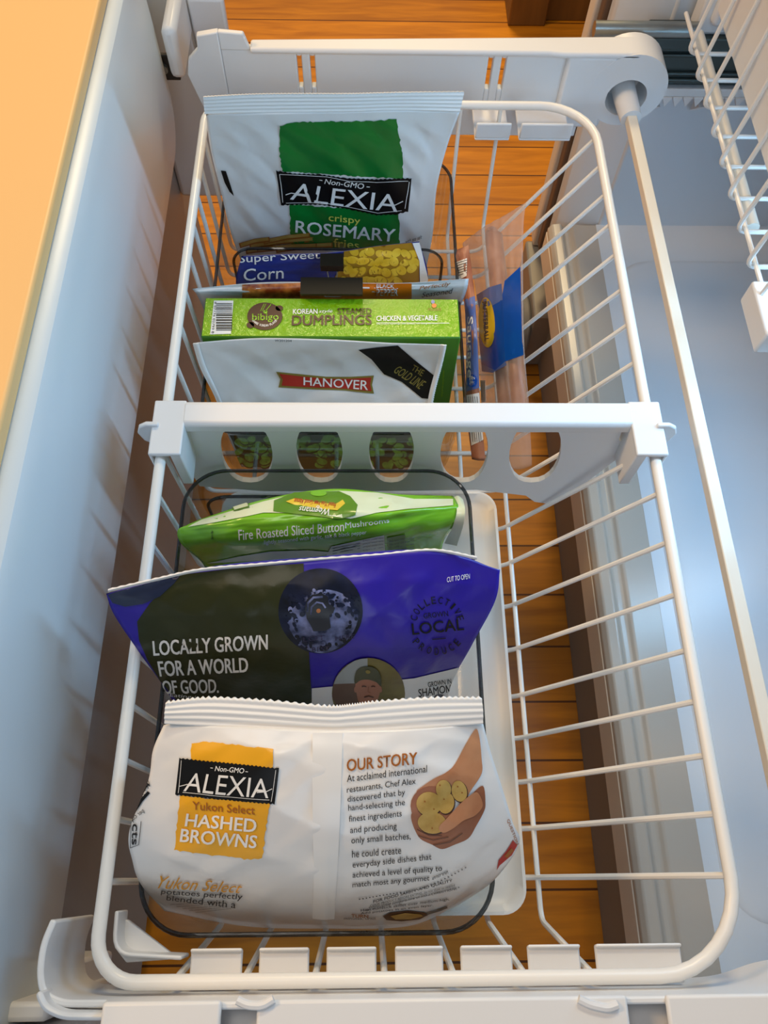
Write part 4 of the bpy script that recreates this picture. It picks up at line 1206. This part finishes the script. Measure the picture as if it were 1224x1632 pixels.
pr.ellipse(422, 504, 28, 22, M['brown_ink'], 0, n=36); pr.ellipse(399, 518, 6, 5, M['brown_ink'], 0); pr.ellipse(445, 491, 6, 4.5, M['brown_ink'], 0)
pr.text('bibigo', [(402, 514), (444, 513), (444, 499), (402, 500)], M['lime'], 1, .012)
pr.arc('SHARE KOREAN FLAVOR', 422, 500, 22, 215, 325, 3.6, M['white_ink'], 1, .01, inward=True, squash=.85)
for a, b in (((415, 496), (421, 484)), ((418, 496), (424, 484))): pr.line([a, b], .9, M['lime'], 1)
pr.line([(422, 497), (432, 485)], 1.2, M['lime'], 1); pr.ellipse(423, 497, 3.5, 3, M['lime'], 1, n=10)
pr.build('brand_emblem', 'round dark brown emblem', lid)
pr = Print(topf)
pr.text('KOREAN', [(467, 500.5), (506, 500), (506, 492), (467, 492.5)], M['white_ink'], 1, .02)
pr.text('style', [(508, 500), (530, 499.5), (530, 493), (508, 493.5)], M['white_ink'], 1, -.005, .3)
pr.text('STEAMED', [(538, 500), (592, 500), (592, 491), (538, 491)], M['brown_ink'], 1, .01)
pr.text('DUMPLINGS', [(465, 518.5), (592, 517.5), (592, 501.5), (466, 502.5)], M['brown_ink'], 1, .025)
pr.text('CHICKEN & VEGETABLE', [(600, 511.5), (697, 510.5), (697, 502.5), (600, 503.5)], M['white_ink'], 1, .018)
pr.line([(600, 514.5), (716, 515)], .7, M['white_ink'], 1)
pr.text('fully cooked dumplings, with cabbage, tofu and green onion', [(600, 517.5), (698, 516.8), (698, 514.8), (600, 515.4)], M['white_ink'], 1)
pr.ellipse(690, 481, 3, 3, M['haze_blue'], 1, n=12); pr.ellipse(692, 487, 4, 3.6, M['orange'], 1, n=12); pr.text('FOODS', [(683, 495), (703, 495), (703, 491), (683, 491)], M['rust'], 1)
pr.build('product_lettering', None, lid)
frf = Flat(dbx, lambda px, py, off: P(px, py, y=BY0 - off - .0002))
pr = Print(frf); pr.text('Refrigerate after opening. Keep frozen', [(706, 632), (709, 590), (705.5, 590), (702.5, 632)], M['lime'], 1); pr.build('front_lettering')

# ================================================================== vegetable bag in front of the box
ha_rows = [
    [(385, 744, .404), (450, 750, .402), (520, 752, .402), (600, 752, .402), (670, 744, .404)],
    [(362, 690, .440), (440, 697, .435), (520, 699, .434), (610, 698, .435), (684, 690, .440)],
    [(345, 637, .478), (430, 640, .474), (515, 641, .473), (610, 639, .474), (690, 634, .478)],
    [(320, 585, .510), (420, 588, .504), (515, 588, .503), (610, 586, .504), (703, 582, .510)],
    [(308, 546, .537), (410, 539, .541), (515, 541, .541), (610, 546, .539), (708, 549, .537)]]
hab = Bag('vegetable_bag', 'white frozen vegetable bag with black corner ribbon in front of the dumpling box', 'bag of food', ha_rows, 0.014, (0, 1, 0), M['white_film'], seed=51, wr=.0018, nu=72, nv=72)
pr = Print(hab)
zt_ = [(445, 594), (470, 597), (520, 601), (560, 600), (594, 599)]
pr.poly([(440, 592), (470, 595), (520, 600), (560, 600), (596, 598), (593, 613), (596, 627), (550, 622), (500, 620), (444, 617), (447, 604)], M['olive_gold'], 0)
pr.poly([(445, 595), (470, 598), (520, 603), (560, 603), (592, 601), (590, 612), (592, 623), (550, 619), (500, 617), (449, 614), (451, 604)], M['hanover_red'], 1)
pr.text('HANOVER', [(484, 613), (586, 621), (587, 606), (484, 600)], M['white_ink'], 2, .012)
pr.build('brand_ribbon', 'red ribbon with white lettering')
pr = Print(hab)
pr.poly([(571, 557), (600, 553), (634, 550), (656, 569), (704, 608), (692, 636), (672, 634), (640, 608), (612, 596), (592, 572)], M['black'], 0)
pr.text('THE', [(655, 588), (672, 599), (677, 590), (660, 580)], M['olive_gold'], 1, .008)
pr.text('GOLD LINE', [(626, 592), (668, 620), (680, 608), (636, 582)], M['olive_gold'], 1, .004)
pr.build('corner_ribbon', 'black ribbon with gold lettering')
pr = Print(hab)
pr.text('STEAM-IN', [(470, 690), (540, 690), (540, 683), (470, 683)], M['black'], 1, .01)
pr.build('lettering')
pr = Print(hab)
pr.text('W201204', [(438, 543.5), (465, 544), (465, 540.5), (438, 540)], M['text'], 1)
pr.build('date_code')
pr = Print(hab)
pr.poly([(366, 693), (440, 692), (520, 692), (610, 692), (682, 690), (672, 742), (600, 750), (520, 750), (450, 748), (388, 742)], M['peas_gap'], 0)
rng = random.Random(7)
for k in range(110):
    x = rng.uniform(380, 672); y = rng.uniform(696, 742)
    ra, rb, ro = rng.uniform(7, 9), rng.uniform(4.5, 6), rng.uniform(-40, 40)
    pr.ellipse(x + .6, y + 1, ra + 1, rb + 1, M['peas_gap'], 1 + (k % 5) * .5, ro, 12, 20)
    pr.ellipse(x, y, ra, rb, M['peas'], 1.25 + (k % 5) * .5, ro, 12, 20)
pr.build('peas_picture')
sl = [[(308, 547, .5385), (316, 546, .539)], [(320, 586, .5115), (328, 585, .511)], [(345, 637, .4795), (352, 637, .479)], [(362, 690, .4415), (368, 690, .441)]]
seal(hab, 'side_seal', [[a[0] for a in sl[::-1]], [((a[0][0] + a[1][0]) / 2, a[0][1], (a[0][2] + a[1][2]) / 2 + .0005) for a in sl[::-1]], [a[1] for a in sl[::-1]]], 1, M['white_seal'], amp=.0003, tooth=0, nu=60, nv=6)
sr_ = [[(684, 690, .4415), (678, 690, .441)], [(690, 634, .4795), (683, 634, .479)], [(703, 582, .5115), (696, 582, .511)], [(710, 549, .5385), (702, 549, .538)]]
seal(hab, 'side_seal', [[a[1] for a in sr_], [((a[0][0] + a[1][0]) / 2, a[0][1], (a[0][2] + a[1][2]) / 2 + .0005) for a in sr_], [a[0] for a in sr_]], 1, M['white_seal'], amp=.0003, tooth=.0014, nteeth=46, nu=200, nv=8)

# ================================================================== sausage packs (right of the far bin)
sp_rows = [
    [(782, 744, .415), (806, 747, .430), (828, 748, .442), (848, 742, .450)],
    [(768, 645, .430), (790, 642, .462), (815, 640, .485), (842, 640, .500)],
    [(763, 545, .450), (783, 541, .485), (808, 541, .508), (834, 545, .525)],
    [(757, 455, .468), (778, 442, .505), (804, 437, .527), (832, 432, .545)],
    [(738, 395, .480), (768, 372, .512), (800, 356, .535), (834, 355, .555)],
    [(742, 383, .482), (772, 362, .514), (806, 342, .538), (839, 322, .562)]]
spb = Bag('sausage_pack', 'clear pouch of sausages with blue label and yellow oval, right of the far bin', 'pack of sausages', sp_rows, 0.034, (.45, 0, -1), M['film_clear'], seed=61, wr=.0012, nu=48, nv=80)
def link(bag, name, uvs, r, depth):
    pts = []
    for u, v in uvs:
        p = bag.bil(bag.G, np.array([u]), np.array([v]))[0]; n = bag.bil(bag.N, np.array([u]), np.array([v]))[0]
        pts.append(p - n * depth)
    pts = catmull(np.array(pts), 26)
    rr = [r * max(.15, min(1, math.sin(math.pi * k / 25) * 3.2)) ** .6 for k in range(26)]
    MB().tube([Vector(q) for q in pts], rr, 14).build(name, M['meat'], bag.root, smooth=True)
link(spb, 'sausage', [(.33, .50), (.30, .60), (.32, .7), (.36, .80), (.42, .88)], .0088, .0125)
link(spb, 'sausage', [(.34, .08), (.33, .2), (.30, .32), (.32, .46)], .0080, .0118)
link(spb, 'sausage', [(.66, .10), (.64, .25), (.62, .40), (.63, .52)], .0075, .0115)
pr = Print(spb)
pr.poly([(805, 448), (830, 425), (831, 470), (833, 545), (838, 565), (806, 576), (804, 520), (800, 478)], M['blue_ink'], 0)
pr.poly([(764, 540), (766, 500), (800, 478), (804, 520), (806, 576), (790, 590), (768, 580)], M['blue_ink'], 0)
pr.poly([(760, 470), (780, 458), (800, 452), (802, 478), (784, 488), (766, 500)], M['haze_blue'], 0)
pr.poly([(768, 580), (790, 590), (806, 576), (808, 582), (786, 594), (769, 592)], M['haze_blue'], 0)
pr.build('blue_label', 'blue label wrapped round the pouch')
pr = Print(spb, 1)
pr.ellipse(777, 514, 13, 40, M['yellow_ink'], 0, -3, 32)
pr.text('BUTTERBALL', [(770, 481), (774, 544), (781, 543), (777, 480)], M['dark_navy'], 1, .03)
pr.build('brand_oval', 'yellow oval with dark lettering')
pr = Print(spb)
pr.poly([(766, 606), (774, 606), (775, 640), (768, 642)], M['white_ink'], 0)
for k in range(3): pr.line([(768 + k * 2.3, 608), (769 + k * 2.3, 638)], .6, M['text'], 1)
pr.build('small_print_patch')

s2_rows = [
    [(752, 732, .412), (762, 734, .420), (774, 734, .422)],
    [(742, 640, .440), (753, 640, .455), (765, 640, .458)],
    [(744, 545, .466), (753, 545, .480), (762, 545, .483)],
    [(738, 470, .480), (747, 468, .492), (756, 465, .494)],
    [(727, 415, .492), (738, 411, .502), (749, 407, .502)],
    [(728, 398, .494), (738, 394, .502), (747, 390, .503)]]
s2b = Bag('sausage_pack', 'narrow sausage pack squeezed between the far bin and the pouch with the yellow oval', 'pack of sausages', s2_rows, 0.012, (.3, 0, -1), M['meat'], seed=66, wr=.0008, nu=24, nv=80)
pr = Print(s2b)
pr.poly([(742, 477), (757, 472), (761, 545), (764, 618), (744, 624), (743, 545)], M['haze_blue'], 0)
pr.text('Sausage', [(744, 505), (744, 602), (754, 602), (754, 505)], M['white_ink'], 1, .01)
pr.ellipse(753, 607, 8, 10, M['blue_ink'], 1); pr.text('NET WT', [(757, 600), (757, 613), (750, 613), (750, 600)], M['white_ink'], 2)
pr.build('blue_label', 'pale blue label')
pr = Print(s2b); pr.poly([(744, 630), (764, 626), (772, 700), (752, 710)], M['white_ink'], 0)
for k in range(5): pr.line([(748 + k * 3, 632), (755 + k * 3, 704)], .6, M['text'], 1)
pr.build('ingredients_patch')
pr = Print(s2b); pr.poly([(727, 418), (744, 412), (744, 440), (732, 446)], M['white_ink'], 0)
for k in range(6): pr.line([(728, 420 + k * 4), (744, 415 + k * 4)], 1.2, M['grey_ink'], 1)
pr.build('barcode_patch')

# ================================================================== binder clips
def binder_clip(label, px0, px1, py0, yb, h, dep, arms):
    a, b = P(px0, py0, y=yb), P(px1, py0, y=yb)
    zt = (a[2] + b[2]) / 2
    root = thing('binder_clip', label, 'clip', ((a[0] + b[0]) / 2, yb + dep / 2, zt - h), 'binder clips on the bags')
    x0, x1 = a[0], b[0]
    m = MB(); t = .0008
    m.prism([(yb, zt - .0), (yb + dep, zt), (yb + dep * .62, zt - h), (yb + dep * .62 - t, zt - h), (yb + dep - t * 2, zt - t), (yb + t * 2, zt - t), (yb + dep * .38 + t, zt - h), (yb + dep * .38, zt - h)], 'x', x0, x1)
    m.build('spring_body', M['clip'], root, bevel=.0003)
    xc = (x0 + x1) / 2; w = (x1 - x0) * .22
    for sgn in arms:
        yy = yb + dep * .38 - .001 if sgn < 0 else yb + dep * .62 + .001
        MB().tube(roundpath([(xc - w, yy, zt - h + .001), (xc - w * .6, yy + sgn * .004, zt - h - .012), (xc + w * .6, yy + sgn * .004, zt - h - .012), (xc + w, yy, zt - h + .001)], .003), .0006, 8).build('handle', M['steel'], root, smooth=True)
    return root
binder_clip('wide black binder clip behind the dumpling box', 478, 578, 469, .4802, .0115, .020, (1,))
binder_clip('small black binder clip on the dark blue corn bag', 510, 547, 424, .5305, .014, .016, (-1,))
